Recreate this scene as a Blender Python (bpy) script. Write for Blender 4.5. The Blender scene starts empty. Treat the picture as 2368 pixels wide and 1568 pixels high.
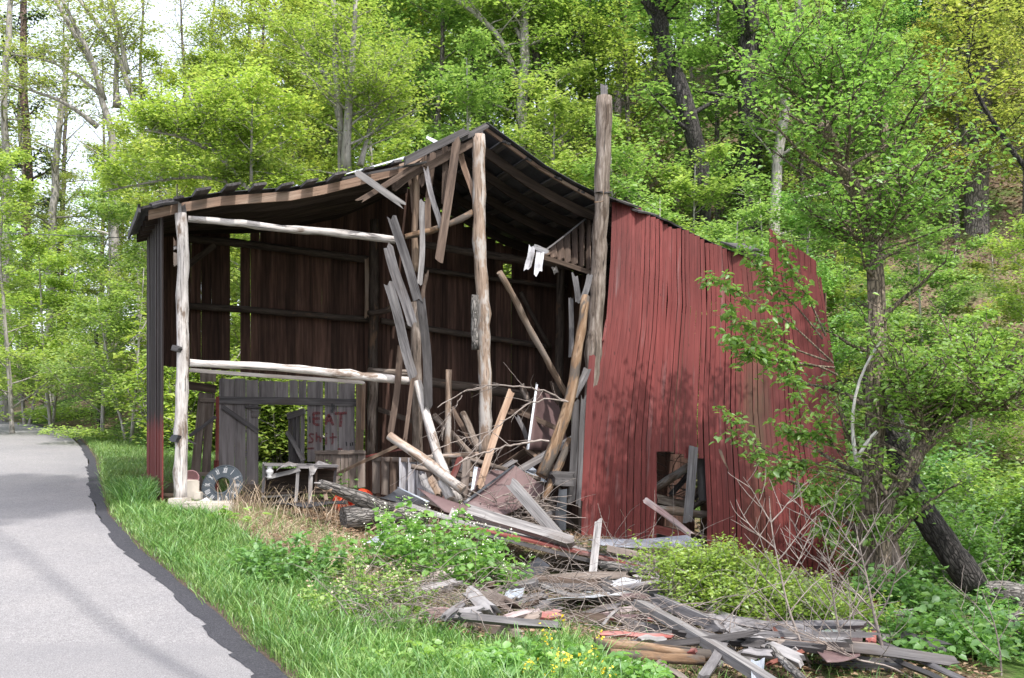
import bpy, math, random
import numpy as np
from mathutils import Vector, Matrix, Euler

# ------------------------------------------------------------------ camera, world, sun, exposure
EYE = 1.6
FP = 2537.0            # focal length in units of the 2367-wide measuring frame
HZ = 980.0
scene = bpy.context.scene
col = scene.collection
cam_d = bpy.data.cameras.new("camera")
cam = bpy.data.objects.new("camera", cam_d)
col.objects.link(cam)
cam.location = (0, 0, EYE)
cam.rotation_euler = (math.radians(90), 0, 0)
cam_d.sensor_width = 36
cam_d.lens = 36 * FP / 2367.0
cam_d.shift_y = (HZ - 784) / 2367.0
cam_d.clip_start = 0.1
cam_d.clip_end = 2000
scene.camera = cam

SUN = Vector((0.32, -0.55, 1.05)).normalized()
world = bpy.data.worlds.new("World")
scene.world = world
world.use_nodes = True
wn = world.node_tree
wn.nodes.clear()
sky = wn.nodes.new("ShaderNodeTexSky")
sky.sky_type = 'NISHITA'
sky.sun_disc = False
sky.sun_elevation = math.asin(SUN.z)
sky.sun_rotation = math.atan2(SUN.x, SUN.y)
sky.air_density = 1.0
sky.dust_density = 5.0
sky.ozone_density = 0.7
bg = wn.nodes.new("ShaderNodeBackground")
bg.inputs[1].default_value = 0.15
wo = wn.nodes.new("ShaderNodeOutputWorld")
veil = wn.nodes.new("ShaderNodeMixRGB")          # thin bright high cloud over the blue
veil.inputs[0].default_value = .5
veil.inputs[2].default_value = (7.0, 7.3, 7.9, 1)
wn.links.new(sky.outputs[0], veil.inputs[1])
wn.links.new(veil.outputs[0], bg.inputs[0])
wn.links.new(bg.outputs[0], wo.inputs[0])
sun_d = bpy.data.lights.new("sun", 'SUN')
sun_d.energy = 2.5
sun_d.angle = math.radians(0.5)
sun_d.color = (1.0, 0.96, 0.9)
sun = bpy.data.objects.new("sun", sun_d)
col.objects.link(sun)
sun.rotation_euler = SUN.to_track_quat('Z', 'Y').to_euler()
scene.view_settings.view_transform = 'Standard'
scene.view_settings.look = 'None'
scene.view_settings.exposure = 1.1
scene.view_settings.gamma = 1
scene.view_settings.use_curve_mapping = False
scene.cycles.max_bounces = 8
scene.cycles.transparent_max_bounces = 8

RS = random.Random(7)
NR = np.random.RandomState(11)

# ------------------------------------------------------------------ measuring helpers
CROP = {'0': (0, 0, 1), '1': (289, 260, .2948), '2': (809, 260, .2948), '3': (289, 693.5, .3317), '4': (809, 635.7, .3317),
        '5': (1271.4, 433.4, .3501), '6': (1271.4, 924.6, .4103), '7': (577.9, 1040, .3364), '8': (1615.8, 809, .4841),
        'G': (404.5, 866.9, .2211), 'H': (866.9, 953.5, .2685), 'T': (1502.5, 0, .4792), 'L': (0, 0, .3417), 'M': (751.3, 0, .3417)}


def cv(c, x, y):
    a = CROP[c]
    return a[0] + x * a[2], a[1] + y * a[2]


def at(x, y, Y):
    """point seen at measuring coordinates x, y, at distance Y"""
    return Vector(((x - 1183.5) / FP * Y, Y, EYE + (HZ - y) / FP * Y))


NA = .358 * 4.32 + .934 * 14.0


def Ys(x, s):
    """distance of the barn plane s metres behind the open gable front"""
    return (NA + s) / (.934 - .358 * (x - 1183.5) / FP)


def S(x, y, s):
    return at(x, y, Ys(x, s))


def bp(t, s, z):
    """barn coordinates: t along the front, s depth, z height above eye"""
    return Vector((-4.32 + .934 * t - .358 * s, 14 + .358 * t + .934 * s, EYE + z))


def t_of(x):
    r = (x - 1183.5) / FP
    Y = Ys(x, 0)
    return ((r * Y + 4.32) * .934 + (Y - 14) * .358)


# ------------------------------------------------------------------ terrain
PY = [-60, 0, 8, 10, 12, 14.5, 18, 25, 45, 90, 400]
PZ = [-2.2, -1.6, -1.6, -1.42, -1.22, -1.0, -.76, -.3, .35, 2.0, 3]


def prof(Y):
    return np.interp(Y, PY, PZ)


_edge = [(660, 1568), (578, 1500), (494, 1421), (395, 1337), (317, 1273), (247, 1189), (229, 1132), (218, 1062), (190, 1020), (141, 995), (0, 960)]
EY, EX = [], []
_ys = np.linspace(4, 60, 4000)
_pp = HZ - prof(_ys) / _ys * FP
for ex, ey in _edge:
    i = int(np.argmin(np.abs(_pp - ey)))
    EY.append(float(_ys[i])); EX.append((ex - 1183.5) / FP * float(_ys[i]))
EY = [-60, -5, 2] + EY + [EY[-1] + 12, EY[-1] + 40]
EX = [EX[0] + 7, EX[0] + 2.6, EX[0] + 1.5] + EX + [EX[-1] - 14, EX[-1] - 70]


def edgeX(Y):
    return np.interp(Y, EY, EX)


def hashn(X, Y, f, seed=0):
    return (np.sin(X * f * 1.3 + seed) * np.cos(Y * f * 1.1 + 2.1 * seed) + np.sin((X + Y) * f * .71 + 1.7 * seed) * .7) * .5


def gh(X, Y, road=True):
    X = np.asarray(X, float); Y = np.asarray(Y, float)
    h = prof(Y).copy() if hasattr(prof(Y), 'copy') else prof(Y)
    d = X - edgeX(Y)
    w = np.clip((34 - Y) / 8, 0, 1)
    h = h - np.interp(d, [0, 1, 1.8, 2.6, 3.2, 4, 5, 7, 9, 12, 16], [0, .02, .06, .16, .30, .40, .50, .66, 1.0, 1.62, 2.3]) * w
    sb = -.358 * (X + 4.32) + .934 * (Y - 14)
    h = h - .34 * np.exp(-((sb - 3.8) / 1.6) ** 2) * np.clip((X + 6.2) / 1.2, 0, 1) * np.clip((3 - X) / 4, 0, 1)
    h = h - .34 * np.exp(-(((X - .5) / 1.4) ** 2 + ((Y - 12.9) / .8) ** 2))
    sl = np.interp(X, [-60, -22, -12, -4, 8, 40], [.10, .14, .22, .42, .58, .6])
    yf = np.interp(X, [-40, -14, -6, 0, 5, 9, 30], [52, 34, 25, 23.5, 21.5, 19, 10])
    hm = np.interp(X, [-60, -25, -10, 0, 12, 60], [3.5, 4.5, 9, 20, 30, 34])
    hill = hm * np.tanh(sl * np.maximum(0, Y - yf) / hm)
    h = h + hill
    off = np.clip((np.abs(d + 2.8) - 3.0) / 1.5, 0, 1)
    h = h + off * .03 * hashn(X, Y, 2.2, 1) + np.clip(hill, 0, 1) * .25 * hashn(X, Y, .5, 3)
    return h + EYE


def ghf(X, Y):
    return float(gh(np.array([X]), np.array([Y]))[0])


def Gy(x, y, lo=5.5):
    Y = np.arange(lo, 60, .03)
    z = EYE + (HZ - y) / FP * Y
    g = gh((x - 1183.5) / FP * Y, Y)
    k = np.nonzero(z <= g)[0]
    return float(Y[k[0]]) if len(k) else 58.0


def G(x, y, lift=0.0):
    Y = Gy(x, y)
    p = at(x, y, Y)
    return Vector((p.x, p.y, ghf(p.x, p.y) + lift))


# ------------------------------------------------------------------ object helpers
def tag(o, label=None, cat=None, group=None, kind=None):
    if label: o["label"] = label
    if cat: o["category"] = cat
    if group: o["group"] = group
    if kind: o["kind"] = kind
    return o


def empty(name, loc=(0, 0, 0), parent=None):
    o = bpy.data.objects.new(name, None)
    o.empty_display_size = .1
    col.objects.link(o)
    o.location = loc
    if parent is not None:
        o.parent = parent
    return o


def link(name, me, mat=None, parent=None, mw=None):
    o = bpy.data.objects.new(name, me)
    if mat is not None and not me.materials:
        me.materials.append(mat)
    col.objects.link(o)
    if mw is not None:
        if parent is not None:
            o.parent = parent
            pm = Matrix.Translation(parent_world(parent))
            o.matrix_local = pm.inverted() @ mw
        else:
            o.matrix_world = mw
    elif parent is not None:
        o.parent = parent
        o.location = -parent_world(parent)
    return o


def parent_world(p):
    v = Vector((0, 0, 0))
    while p is not None:
        v = v + p.location
        p = p.parent
    return v


def mesh_np(name, V, F, smooth=False):
    V = np.asarray(V, np.float32); F = np.asarray(F, np.int32)
    me = bpy.data.meshes.new(name)
    me.vertices.add(len(V)); me.vertices.foreach_set("co", V.ravel())
    k = F.shape[1]
    me.loops.add(F.size); me.loops.foreach_set("vertex_index", F.ravel())
    me.polygons.add(len(F))
    me.polygons.foreach_set("loop_start", np.arange(len(F), dtype=np.int32) * k)
    me.polygons.foreach_set("loop_total", np.full(len(F), k, np.int32))
    if smooth:
        me.polygons.foreach_set("use_smooth", np.ones(len(F), bool))
    me.update(calc_edges=True)
    return me


class MB:
    def __init__(s):
        s.v = []; s.f = []

    def add(s, V, F):
        o = len(s.v)
        s.v.extend([tuple(map(float, p)) for p in V])
        s.f.extend([tuple(int(i) + o for i in f) for f in F])

    def box(s, c, size, M=None):
        x, y, z = size[0] / 2, size[1] / 2, size[2] / 2
        vs = [Vector((a * x, b * y, d * z)) for a in (-1, 1) for b in (-1, 1) for d in (-1, 1)]
        vs = [(M @ v if M else v) + Vector(c) for v in vs]
        s.add(vs, [(0, 1, 3, 2), (4, 6, 7, 5), (0, 4, 5, 1), (2, 3, 7, 6), (0, 2, 6, 4), (1, 5, 7, 3)])

    def mesh(s, name, smooth=False):
        me = bpy.data.meshes.new(name)
        me.from_pydata(s.v, [], s.f)
        if smooth:
            me.polygons.foreach_set("use_smooth", [True] * len(me.polygons))
        me.update()
        return me


def tube(P, R, k=8, cap=True, jit=0.0, rng=NR):
    """P (n,3), R (n) -> verts, quad faces"""
    P = np.asarray(P, float); R = np.asarray(R, float)
    n = len(P)
    T = np.gradient(P, axis=0)
    T /= np.linalg.norm(T, axis=1)[:, None] + 1e-9
    up = np.array([0, 0, 1.0]) if abs(T[0, 2]) < .8 else np.array([1.0, 0, 0])
    N = np.zeros_like(P)
    a = np.cross(T[0], up); a /= np.linalg.norm(a)
    for i in range(n):
        a = a - T[i] * np.dot(a, T[i]); a /= np.linalg.norm(a) + 1e-9
        N[i] = a
    B = np.cross(T, N)
    th = np.arange(k) / k * 2 * math.pi
    rr = R[:, None] * (1 + jit * (rng.rand(n, k) - .5) * 2)
    V = P[:, None, :] + rr[:, :, None] * (np.cos(th)[None, :, None] * N[:, None, :] + np.sin(th)[None, :, None] * B[:, None, :])
    V = V.reshape(-1, 3)
    i = np.arange(n - 1)[:, None] * k; j = np.arange(k)[None, :]; j2 = (j + 1) % k
    F = np.stack([i + j, i + j2, i + k + j2, i + k + j], -1).reshape(-1, 4)
    if cap:
        V = np.vstack([V, P[:1], P[-1:]])
        m = n * k
        jj = np.arange(k)
        # caps as degenerate-free quads are awkward: use pairs
        c0 = [(m, (a + 2) % k, (a + 1) % k, a) for a in range(0, k - (k % 2), 2)]
        c1 = [(m + 1, (n - 1) * k + a, (n - 1) * k + (a + 1) % k, (n - 1) * k + (a + 2) % k) for a in range(0, k - (k % 2), 2)]
        F = np.vstack([F, np.array(c0), np.array(c1)])
    return V, F


def smooth_poly(pts, n):
    pts = np.array([tuple(p) for p in pts], float)
    if len(pts) == 2:
        a = np.linspace(0, 1, n)[:, None]
        return pts[0] * (1 - a) + pts[1] * a
    d = np.r_[0, np.cumsum(np.linalg.norm(np.diff(pts, axis=0), axis=1))]
    t = np.linspace(0, d[-1], n)
    lin = np.stack([np.interp(t, d, pts[:, i]) for i in range(3)], 1)
    for _ in range(2):
        lin[1:-1] = .25 * lin[:-2] + .5 * lin[1:-1] + .25 * lin[2:]
    return lin


def frame(p1, p2, roll=0.0, face=None):
    x = (p2 - p1); L = x.length; x = x / L
    if face is None:
        face = Vector((0, 0, EYE + 1.0)) - (p1 + p2) / 2
    z = face - x * face.dot(x); z.normalize()
    y = z.cross(x)
    if roll:
        q = Matrix.Rotation(roll, 3, x)
        z = q @ z; y = q @ y
    M = Matrix((x, y, z)).transposed().to_4x4()
    M.translation = p1
    return M, L


def board_mesh(L, w, th, rng, nseg=5, jag=.06, warp=.01, w2=None, strips=3, pts=None, jag1=None):
    """a plank with split ends; local x is its length"""
    jag1 = jag if jag1 is None else jag1
    V = []; F = []
    ys = [(-.5 + i / strips) for i in range(strips + 1)]
    e0 = [rng.uniform(-1, 1) * jag * .5 for _ in ys]; e1 = [rng.uniform(-1, 1) * jag1 * .5 for _ in ys]
    a1 = rng.uniform(-1, 1) * warp; a2 = rng.uniform(-1, 1) * warp; ph = rng.uniform(0, 6)
    w2 = w if w2 is None else w2
    for side in (1, -1):
        for i in range(nseg + 1):
            f = i / nseg
            for j, yy in enumerate(ys):
                x = f * L
                if i == 0: x += e0[j] - (jag * .2)
                if i == nseg: x += e1[j] + jag1 * .2
                ww = w * (1 - f) + w2 * f
                y = yy * ww + a1 * math.sin(f * 5 + ph)
                z = side * th / 2 + a2 * math.sin(f * math.pi) * 1.5 + warp * .5 * math.sin(f * 7 + ph)
                if pts is not None:
                    y += np.interp(f, pts[0], pts[1]); z += np.interp(f, pts[0], pts[2])
                V.append((x, y, z))
    n = strips + 1; m = (nseg + 1) * n
    for i in range(nseg):
        for j in range(strips):
            a = i * n + j
            F.append((a, a + n, a + n + 1, a + 1))
            F.append((m + a, m + a + 1, m + a + n + 1, m + a + n))
        a = i * n
        F.append((a, m + a, m + a + n, a + n))
        a = i * n + strips
        F.append((a, a + n, m + a + n, m + a))
    for j in range(strips):
        F.append((j, j + 1, m + j + 1, m + j))
        a = nseg * n + j
        F.append((a, m + a, m + a + 1, a + 1))
    me = bpy.data.meshes.new("board")
    me.from_pydata(V, [], F); me.update()
    return me


def board(name, p1, p2, w, th=.022, mat=None, parent=None, roll=0.0, jag=.05, warp=.008, face=None, nseg=5, strips=3, rng=RS, w2=None, jag1=None):
    M, L = frame(p1, p2, roll, face)
    me = board_mesh(L, w, th, rng, nseg, jag, warp, strips=strips, w2=w2, jag1=jag1)
    return link(name, me, mat, parent, M)


def log(name, pts, r1, r2=None, mat=None, parent=None, k=10, n=None, jit=.07, knots=0, face=None, flare=None):
    """a pole or trunk along points; local x follows its length so that the grain does"""
    p1, p2 = Vector(pts[0]), Vector(pts[-1])
    M, L = frame(p1, p2, 0, face)
    Mi = M.inverted()
    loc = [Mi @ Vector(p) for p in pts]
    n = n or max(6, int(L / .16))
    P = smooth_poly(loc, n)
    P[1:-1] += (NR.rand(n - 2, 3) - .5) * r1 * .2
    r2 = r1 if r2 is None else r2
    R = np.linspace(r1, r2, n) * (1 + jit * .55 * (NR.rand(n) - .5) * 2)
    for _ in range(knots):
        i = NR.randint(1, n - 1); R[i] *= 1.09
    V, F = tube(P, R, k, True, jit)
    me = mesh_np(name, V, F, True)
    # crisp ends
    me.polygons.foreach_set("use_smooth", [i < len(F) - 2 * (k // 2) for i in range(len(F))])
    return link(name, me, mat, parent, M)


# ------------------------------------------------------------------ materials
def newmat(name):
    m = bpy.data.materials.new(name); m.use_nodes = True
    nt = m.node_tree; nt.nodes.clear()
    return m, nt


class NT:
    def __init__(s, nt): s.nt = nt

    def n(s, t, **k):
        o = s.nt.nodes.new("ShaderNode" + t)
        for a, b in k.items(): setattr(o, a, b)
        return o

    def l(s, a, b): s.nt.links.new(a, b)

    def noise(s, vec, scale, detail=4, rough=.55, w=None):
        o = s.n("TexNoise")
        o.noise_dimensions = '4D' if w is not None else '3D'
        o.inputs['Scale'].default_value = scale; o.inputs['Detail'].default_value = detail
        o.inputs['Roughness'].default_value = rough
        s.l(vec, o.inputs['Vector'])
        if w is not None: s.l(w, o.inputs['W'])
        return o.outputs['Fac']

    def ramp(s, fac, stops):
        o = s.n("ValToRGB")
        el = o.color_ramp.elements
        while len(el) < len(stops): el.new(.5)
        for e, (p, c) in zip(el, stops):
            e.position = p; e.color = (*c, 1) if len(c) == 3 else c
        s.l(fac, o.inputs[0])
        return o.outputs[0]

    def mix(s, fac, a, b, mode='MIX'):
        o = s.n("MixRGB"); o.blend_type = mode
        for v, i in ((fac, 0), (a, 1), (b, 2)):
            if isinstance(v, (int, float)): o.inputs[i].default_value = v
            elif isinstance(v, tuple): o.inputs[i].default_value = (*v, 1)
            else: s.l(v, o.inputs[i])
        return o.outputs[0]

    def math(s, op, a, b=None):
        o = s.n("Math"); o.operation = op
        for v, i in ((a, 0), (b, 1)):
            if v is None: continue
            if isinstance(v, (int, float)): o.inputs[i].default_value = v
            else: s.l(v, o.inputs[i])
        return o.outputs[0]

    def scalev(s, vec, sc):
        o = s.n("VectorMath"); o.operation = 'MULTIPLY'
        s.l(vec, o.inputs[0]); o.inputs[1].default_value = sc
        return o.outputs[0]

    def out(s, col, rough=.8, bump=None, bs=.3, bd=.01, metal=0.0, spec=.3):
        p = s.n("BsdfPrincipled")
        if isinstance(col, tuple): p.inputs['Base Color'].default_value = (*col, 1)
        else: s.l(col, p.inputs['Base Color'])
        if isinstance(rough, (int, float)): p.inputs['Roughness'].default_value = rough
        else: s.l(rough, p.inputs['Roughness'])
        p.inputs['Metallic'].default_value = metal
        p.inputs['Specular IOR Level'].default_value = spec
        if bump is not None:
            b = s.n("Bump"); b.inputs['Strength'].default_value = bs; b.inputs['Distance'].default_value = bd
            s.l(bump, b.inputs['Height']); s.l(b.outputs[0], p.inputs['Normal'])
        o = s.n("OutputMaterial"); s.l(p.outputs[0], o.inputs[0])
        return p


def wood(name, dark, mid, light, stain=None, stain_at=.62, grain=26., crack=.5, var=.25, rough=.85, bs=.5, moss=None, top=None, zsplit=None):
    m, nt = newmat(name); t = NT(nt)
    tc = t.n("TexCoord").outputs['Object']
    oi = t.n("ObjectInfo")
    w = t.math('MULTIPLY', oi.outputs['Random'], 60.0)
    g = t.noise(t.scalev(tc, (1.3, grain, grain)), 1.0, 6, .62, w)
    c = t.ramp(g, [(.28, dark), (.5, mid), (.72, light)])
    blot = t.noise(t.scalev(tc, (1.2, 4, 4)), 1.0, 4, .6, w)
    if stain is not None:
        f = t.ramp(blot, [(stain_at - .07, (0, 0, 0)), (stain_at + .07, (1, 1, 1))])
        c = t.mix(f, c, t.mix(.5, c, stain, 'MIX'))
    else:
        c = t.mix(.35, c, t.ramp(blot, [(.3, (.45, .45, .45)), (.7, (1.3, 1.3, 1.3))]), 'MULTIPLY')
    ck = t.noise(t.scalev(tc, (.9, grain * 2.6, grain * 2.6)), 1.0, 3, .5, w)
    cf = t.ramp(ck, [(.34, (0, 0, 0)), (.42, (1, 1, 1))])
    dk = t.mix(crack, (1, 1, 1), cf)
    c = t.mix(1.0, c, dk, 'MULTIPLY')
    if moss is not None or zsplit is not None or top is not None:
        pos = t.n("NewGeometry").outputs['Position']
        sep = t.n("SeparateXYZ"); t.l(pos, sep.inputs[0])
        if zsplit is not None:
            zz, c2 = zsplit
            wob = t.math('MULTIPLY', t.noise(t.scalev(tc, (1, 8, 8)), 1.0, 4, .6, w), .8)
            zf = t.math('ADD', sep.outputs[2], wob)
            ff = t.ramp(t.math('MULTIPLY', zf, .1), [(zz * .1 - .01, (0, 0, 0)), (zz * .1 + .012, (1, 1, 1))])
            c = t.mix(ff, t.mix(1.0, t.ramp(g, [(.25, (.35, .35, .35)), (.7, (1.3, 1.3, 1.3))]), c2, 'MULTIPLY'), c)
    val = t.math('ADD', t.math('MULTIPLY', oi.outputs['Random'], 2 * var), 1 - var)
    hs = t.n("HueSaturation"); t.l(val, hs.inputs['Value']); t.l(c, hs.inputs['Color'])
    b = t.mix(.5, g, ck)
    t.out(hs.outputs[0], rough, b, bs, .006)
    return m


def rgb(*a): return tuple(a)


M = {}
M['gray'] = wood('weathered_gray_wood', (.05, .047, .05), (.135, .128, .134), (.26, .25, .256), stain=(.10, .075, .06), stain_at=.6)
M['shaderafter'] = wood('shaded_rafter_wood', (.015, .011, .009), (.045, .032, .026), (.085, .062, .05))  # rafter wood again, with the shade under the roof put into its colour
M['palegray'] = wood('pale_gray_wood', (.09, .085, .085), (.22, .21, .212), (.37, .355, .352), stain=(.12, .09, .075), stain_at=.58)
M['darkgray'] = wood('dark_gray_wood', (.025, .023, .024), (.075, .07, .072), (.15, .14, .145))
M['brown'] = wood('brown_wood', (.04, .027, .020), (.10, .070, .055), (.19, .14, .11), stain=(.06, .045, .04))
M['tan'] = wood('tan_wood', (.09, .06, .042), (.21, .15, .11), (.34, .26, .20), stain=(.30, .27, .25), stain_at=.55)
M['orange'] = wood('fresh_split_wood', (.12, .075, .05), (.26, .175, .125), (.40, .30, .23), stain=(.22, .19, .17), stain_at=.58)
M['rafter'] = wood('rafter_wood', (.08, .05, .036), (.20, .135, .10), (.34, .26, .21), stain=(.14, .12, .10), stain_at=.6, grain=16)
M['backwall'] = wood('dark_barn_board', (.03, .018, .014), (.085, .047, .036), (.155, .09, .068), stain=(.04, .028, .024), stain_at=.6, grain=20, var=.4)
M['plank'] = wood('gray_door_plank', (.11, .10, .105), (.235, .215, .22), (.34, .32, .325), stain=(.16, .11, .08), stain_at=.66, grain=18, crack=.35, var=.14)
M['crate'] = wood('brown_gray_plank', (.09, .07, .06), (.20, .165, .145), (.32, .27, .24), stain=(.10, .06, .045), stain_at=.6, grain=18)
M['whitewash'] = wood('whitewashed_plank', (.15, .13, .12), (.42, .42, .46), (.6, .62, .68), stain=(.14, .09, .06), stain_at=.56, grain=14)
M['sidewall'] = wood('black_weathered_side_board', (.012, .009, .009), (.035, .026, .025), (.08, .06, .055), grain=30, zsplit=(2.02, (.19, .045, .04)))
M['inside'] = wood('shaded_cabinet_inside', (.012, .009, .008), (.035, .024, .018), (.07, .05, .038))  # near-black tone puts the cabinet's inner shade into the wood colour
M['pinkish'] = wood('faded_painted_wood', (.16, .12, .12), (.42, .35, .35), (.6, .54, .54), stain=(.35, .12, .11), stain_at=.57)
M['redold'] = wood('peeling_red_wood', (.12, .03, .025), (.25, .07, .06), (.34, .17, .155), stain=(.3, .27, .26), stain_at=.56)


def red_siding():
    m, nt = newmat('red_barn_siding'); t = NT(nt)
    tc = t.n("TexCoord").outputs['Object']
    oi = t.n("ObjectInfo")
    w = t.math('MULTIPLY', oi.outputs['Random'], 60.0)
    g = t.noise(t.scalev(tc, (.8, 34, 34)), 1.0, 6, .62, w)
    c = t.ramp(g, [(.25, (.10, .021, .019)), (.5, (.155, .032, .030)), (.75, (.205, .054, .051))])
    # bare grey wood where the paint wore off, in long streaks
    bare = t.noise(t.scalev(tc, (.55, 7, 7)), 1.0, 6, .65, w)
    g2 = t.ramp(g, [(.3, (.10, .085, .08)), (.7, (.32, .27, .27))])
    c = t.mix(t.ramp(bare, [(.60, (0, 0, 0)), (.82, (.75, .75, .75))]), c, g2)
    pos = t.n("NewGeometry").outputs['Position']
    sep = t.n("SeparateXYZ"); t.l(pos, sep.inputs[0])
    # worn bare + mossy streak down the right-middle of the wall
    def bump1(x0, wd):
        a = t.math('ABSOLUTE', t.math('SUBTRACT', sep.outputs[0], x0))
        return t.math('SUBTRACT', 1.0, t.math('DIVIDE', a, wd))
    nn = t.noise(t.scalev(tc, (.9, 9, 9)), 1.0, 5, .7, w)
    ms = t.math('ADD', t.math('MULTIPLY', bump1(3.72, .42), .55), nn)
    zf = t.ramp(t.math('MULTIPLY', sep.outputs[2], .1), [(.09, (.4, .4, .4)), (.14, (1, 1, 1)), (.20, (1, 1, 1)), (.30, (.15, .15, .15))])
    mf = t.math('MULTIPLY', t.ramp(ms, [(.62, (0, 0, 0)), (.95, (1, 1, 1))]), zf)
    c = t.mix(t.math('MULTIPLY', mf, .65), c, t.mix(t.noise(pos, 9, 3), (.085, .058, .045), (.085, .085, .035)))
    # darker towards the far right
    rt = t.ramp(t.math('MULTIPLY', sep.outputs[0], .1), [(.40, (1, 1, 1)), (.50, (.62, .5, .5))])
    c = t.mix(1.0, c, rt, 'MULTIPLY')
    ck = t.noise(t.scalev(tc, (.7, 90, 90)), 1.0, 3, .5, w)
    c = t.mix(1.0, c, t.mix(.55, (1, 1, 1), t.ramp(ck, [(.33, (0, 0, 0)), (.41, (1, 1, 1))])), 'MULTIPLY')
    c = t.mix(1.0, c, t.ramp(t.noise(t.scalev(pos, (1, 1, .45)), 1.1, 5, .6), [(.32, (.70, .70, .72)), (.68, (1.22, 1.2, 1.2))]), 'MULTIPLY')
    # the odd knot or nail stain
    vo = t.n("TexVoronoi"); vo.inputs['Scale'].default_value = 1.0
    t.l(t.scalev(pos, (7, 7, 2.2)), vo.inputs['Vector'])
    c = t.mix(t.ramp(vo.outputs['Distance'], [(.05, (.8, .8, .8)), (.09, (0, 0, 0))]), c, (.05, .015, .012))
    val = t.math('ADD', t.math('MULTIPLY', oi.outputs['Random'], .14), .85)
    hs = t.n("HueSaturation"); t.l(val, hs.inputs['Value']); t.l(c, hs.inputs['Color'])
    t.out(hs.outputs[0], .66, t.mix(.5, g, ck), .2, .003, spec=.3)
    return m


M['red'] = red_siding()


def logmat(name, a, b, c, patch=None, patch_at=.58, bs=.7, ridg=False, sc=1.0, upright=False):
    m, nt = newmat(name); t = NT(nt)
    tc = t.n("TexCoord").outputs['Object']
    if upright:      # trees: the grain runs up the local z
        sp_ = t.n("SeparateXYZ"); cb = t.n("CombineXYZ"); t.l(tc, sp_.inputs[0])
        t.l(sp_.outputs[2], cb.inputs[0]); t.l(sp_.outputs[1], cb.inputs[1]); t.l(sp_.outputs[0], cb.inputs[2])
        tc = cb.outputs[0]
    oi = t.n("ObjectInfo")
    w = t.math('MULTIPLY', oi.outputs['Random'], 60.0)
    g = t.noise(t.scalev(tc, (3.0 * sc, 20 * sc, 20 * sc)), 1.0, 6, .65, w)
    c0 = t.ramp(g, [(.3, a), (.5, b), (.7, c)])
    h = g
    if ridg:
        vo = t.n("TexVoronoi"); vo.feature = 'DISTANCE_TO_EDGE'; vo.inputs['Scale'].default_value = 1.0
        wv = t.n("VectorMath"); wv.operation = 'ADD'
        t.l(t.scalev(tc, (7 * sc, 26 * sc, 26 * sc)), wv.inputs[0])
        nz = t.n("TexNoise"); nz.inputs['Scale'].default_value = 12 * sc; t.l(tc, nz.inputs['Vector'])
        t.l(nz.outputs['Color'], wv.inputs[1])
        t.l(wv.outputs[0], vo.inputs['Vector'])
        h = t.ramp(vo.outputs['Distance'], [(0.0, (0, 0, 0)), (.22, (1, 1, 1))])
        c0 = t.mix(1.0, c0, t.mix(.75, (1, 1, 1), h), 'MULTIPLY')
        h = t.mix(.3, h, g)
    if patch is not None:
        bl = t.noise(t.scalev(tc, (2.2, 7, 7)), 1.0, 5, .6, w)
        c0 = t.mix(t.ramp(bl, [(patch_at - .03, (0, 0, 0)), (patch_at + .04, (1, 1, 1))]), c0, patch)
    ck = t.noise(t.scalev(tc, (1.5, 42, 42)), 1.0, 4, .6, w)
    c0 = t.mix(1.0, c0, t.mix(.7, (1, 1, 1), t.ramp(ck, [(.36, (0, 0, 0)), (.43, (1, 1, 1))])), 'MULTIPLY')
    val = t.math('ADD', t.math('MULTIPLY', oi.outputs['Random'], .3), .85)
    hs = t.n("HueSaturation"); t.l(val, hs.inputs['Value']); t.l(c0, hs.inputs['Color'])
    t.out(hs.outputs[0], .85, h, bs, .015)
    return m


M['bleached'] = logmat('bleached_peeled_log', (.22, .195, .185), (.47, .44, .425), (.64, .61, .60), patch=(.17, .13, .105), patch_at=.60)
M['peeled'] = logmat('peeled_tan_log', (.12, .085, .065), (.27, .20, .155), (.44, .36, .31), patch=(.40, .37, .35), patch_at=.53)
M['oldpost'] = logmat('old_grey_brown_post', (.06, .048, .04), (.20, .16, .135), (.42, .37, .335), patch=(.09, .065, .05), patch_at=.58)
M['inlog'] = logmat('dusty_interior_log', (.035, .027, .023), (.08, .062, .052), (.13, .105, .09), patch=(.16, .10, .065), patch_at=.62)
M['barklog'] = logmat('rough_bark_log', (.10, .09, .085), (.22, .205, .195), (.38, .365, .35), ridg=True, bs=1.0)
M['rotlog'] = logmat('rotting_brown_log', (.08, .045, .025), (.20, .125, .075), (.34, .25, .18), patch=(.09, .075, .065), patch_at=.52)
M['bark'] = logmat('grey_bark', (.10, .085, .075), (.20, .175, .155), (.30, .27, .245), ridg=True, bs=.8, sc=.8, upright=True)
M['barkdark'] = logmat('dark_bark', (.02, .018, .017), (.055, .05, .048), (.13, .12, .115), ridg=True, bs=.9, sc=.8, upright=True)
M['barkdarklog'] = logmat('dark_fallen_bark', (.02, .018, .017), (.055, .05, .048), (.15, .14, .13), ridg=True, bs=.9, sc=.9)
M['barkpale'] = logmat('pale_smooth_bark', (.19, .175, .16), (.31, .29, .27), (.42, .40, .38), patch=(.18, .17, .14), patch_at=.6, bs=.3, upright=True)
M['barkelm'] = logmat('brown_elm_bark', (.12, .095, .072), (.24, .19, .145), (.34, .28, .225), ridg=True, bs=.6, upright=True)
M['barkpine'] = logmat('reddish_pine_bark', (.09, .06, .045), (.18, .125, .10), (.27, .2, .165), ridg=True, bs=.8, sc=.8, upright=True)
M['twig'] = logmat('dry_twig', (.12, .10, .09), (.25, .21, .19), (.36, .32, .3), bs=.2)
M['deadwhite'] = logmat('bleached_dead_branch', (.3, .28, .26), (.48, .46, .44), (.6, .58, .56), bs=.3)


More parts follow.
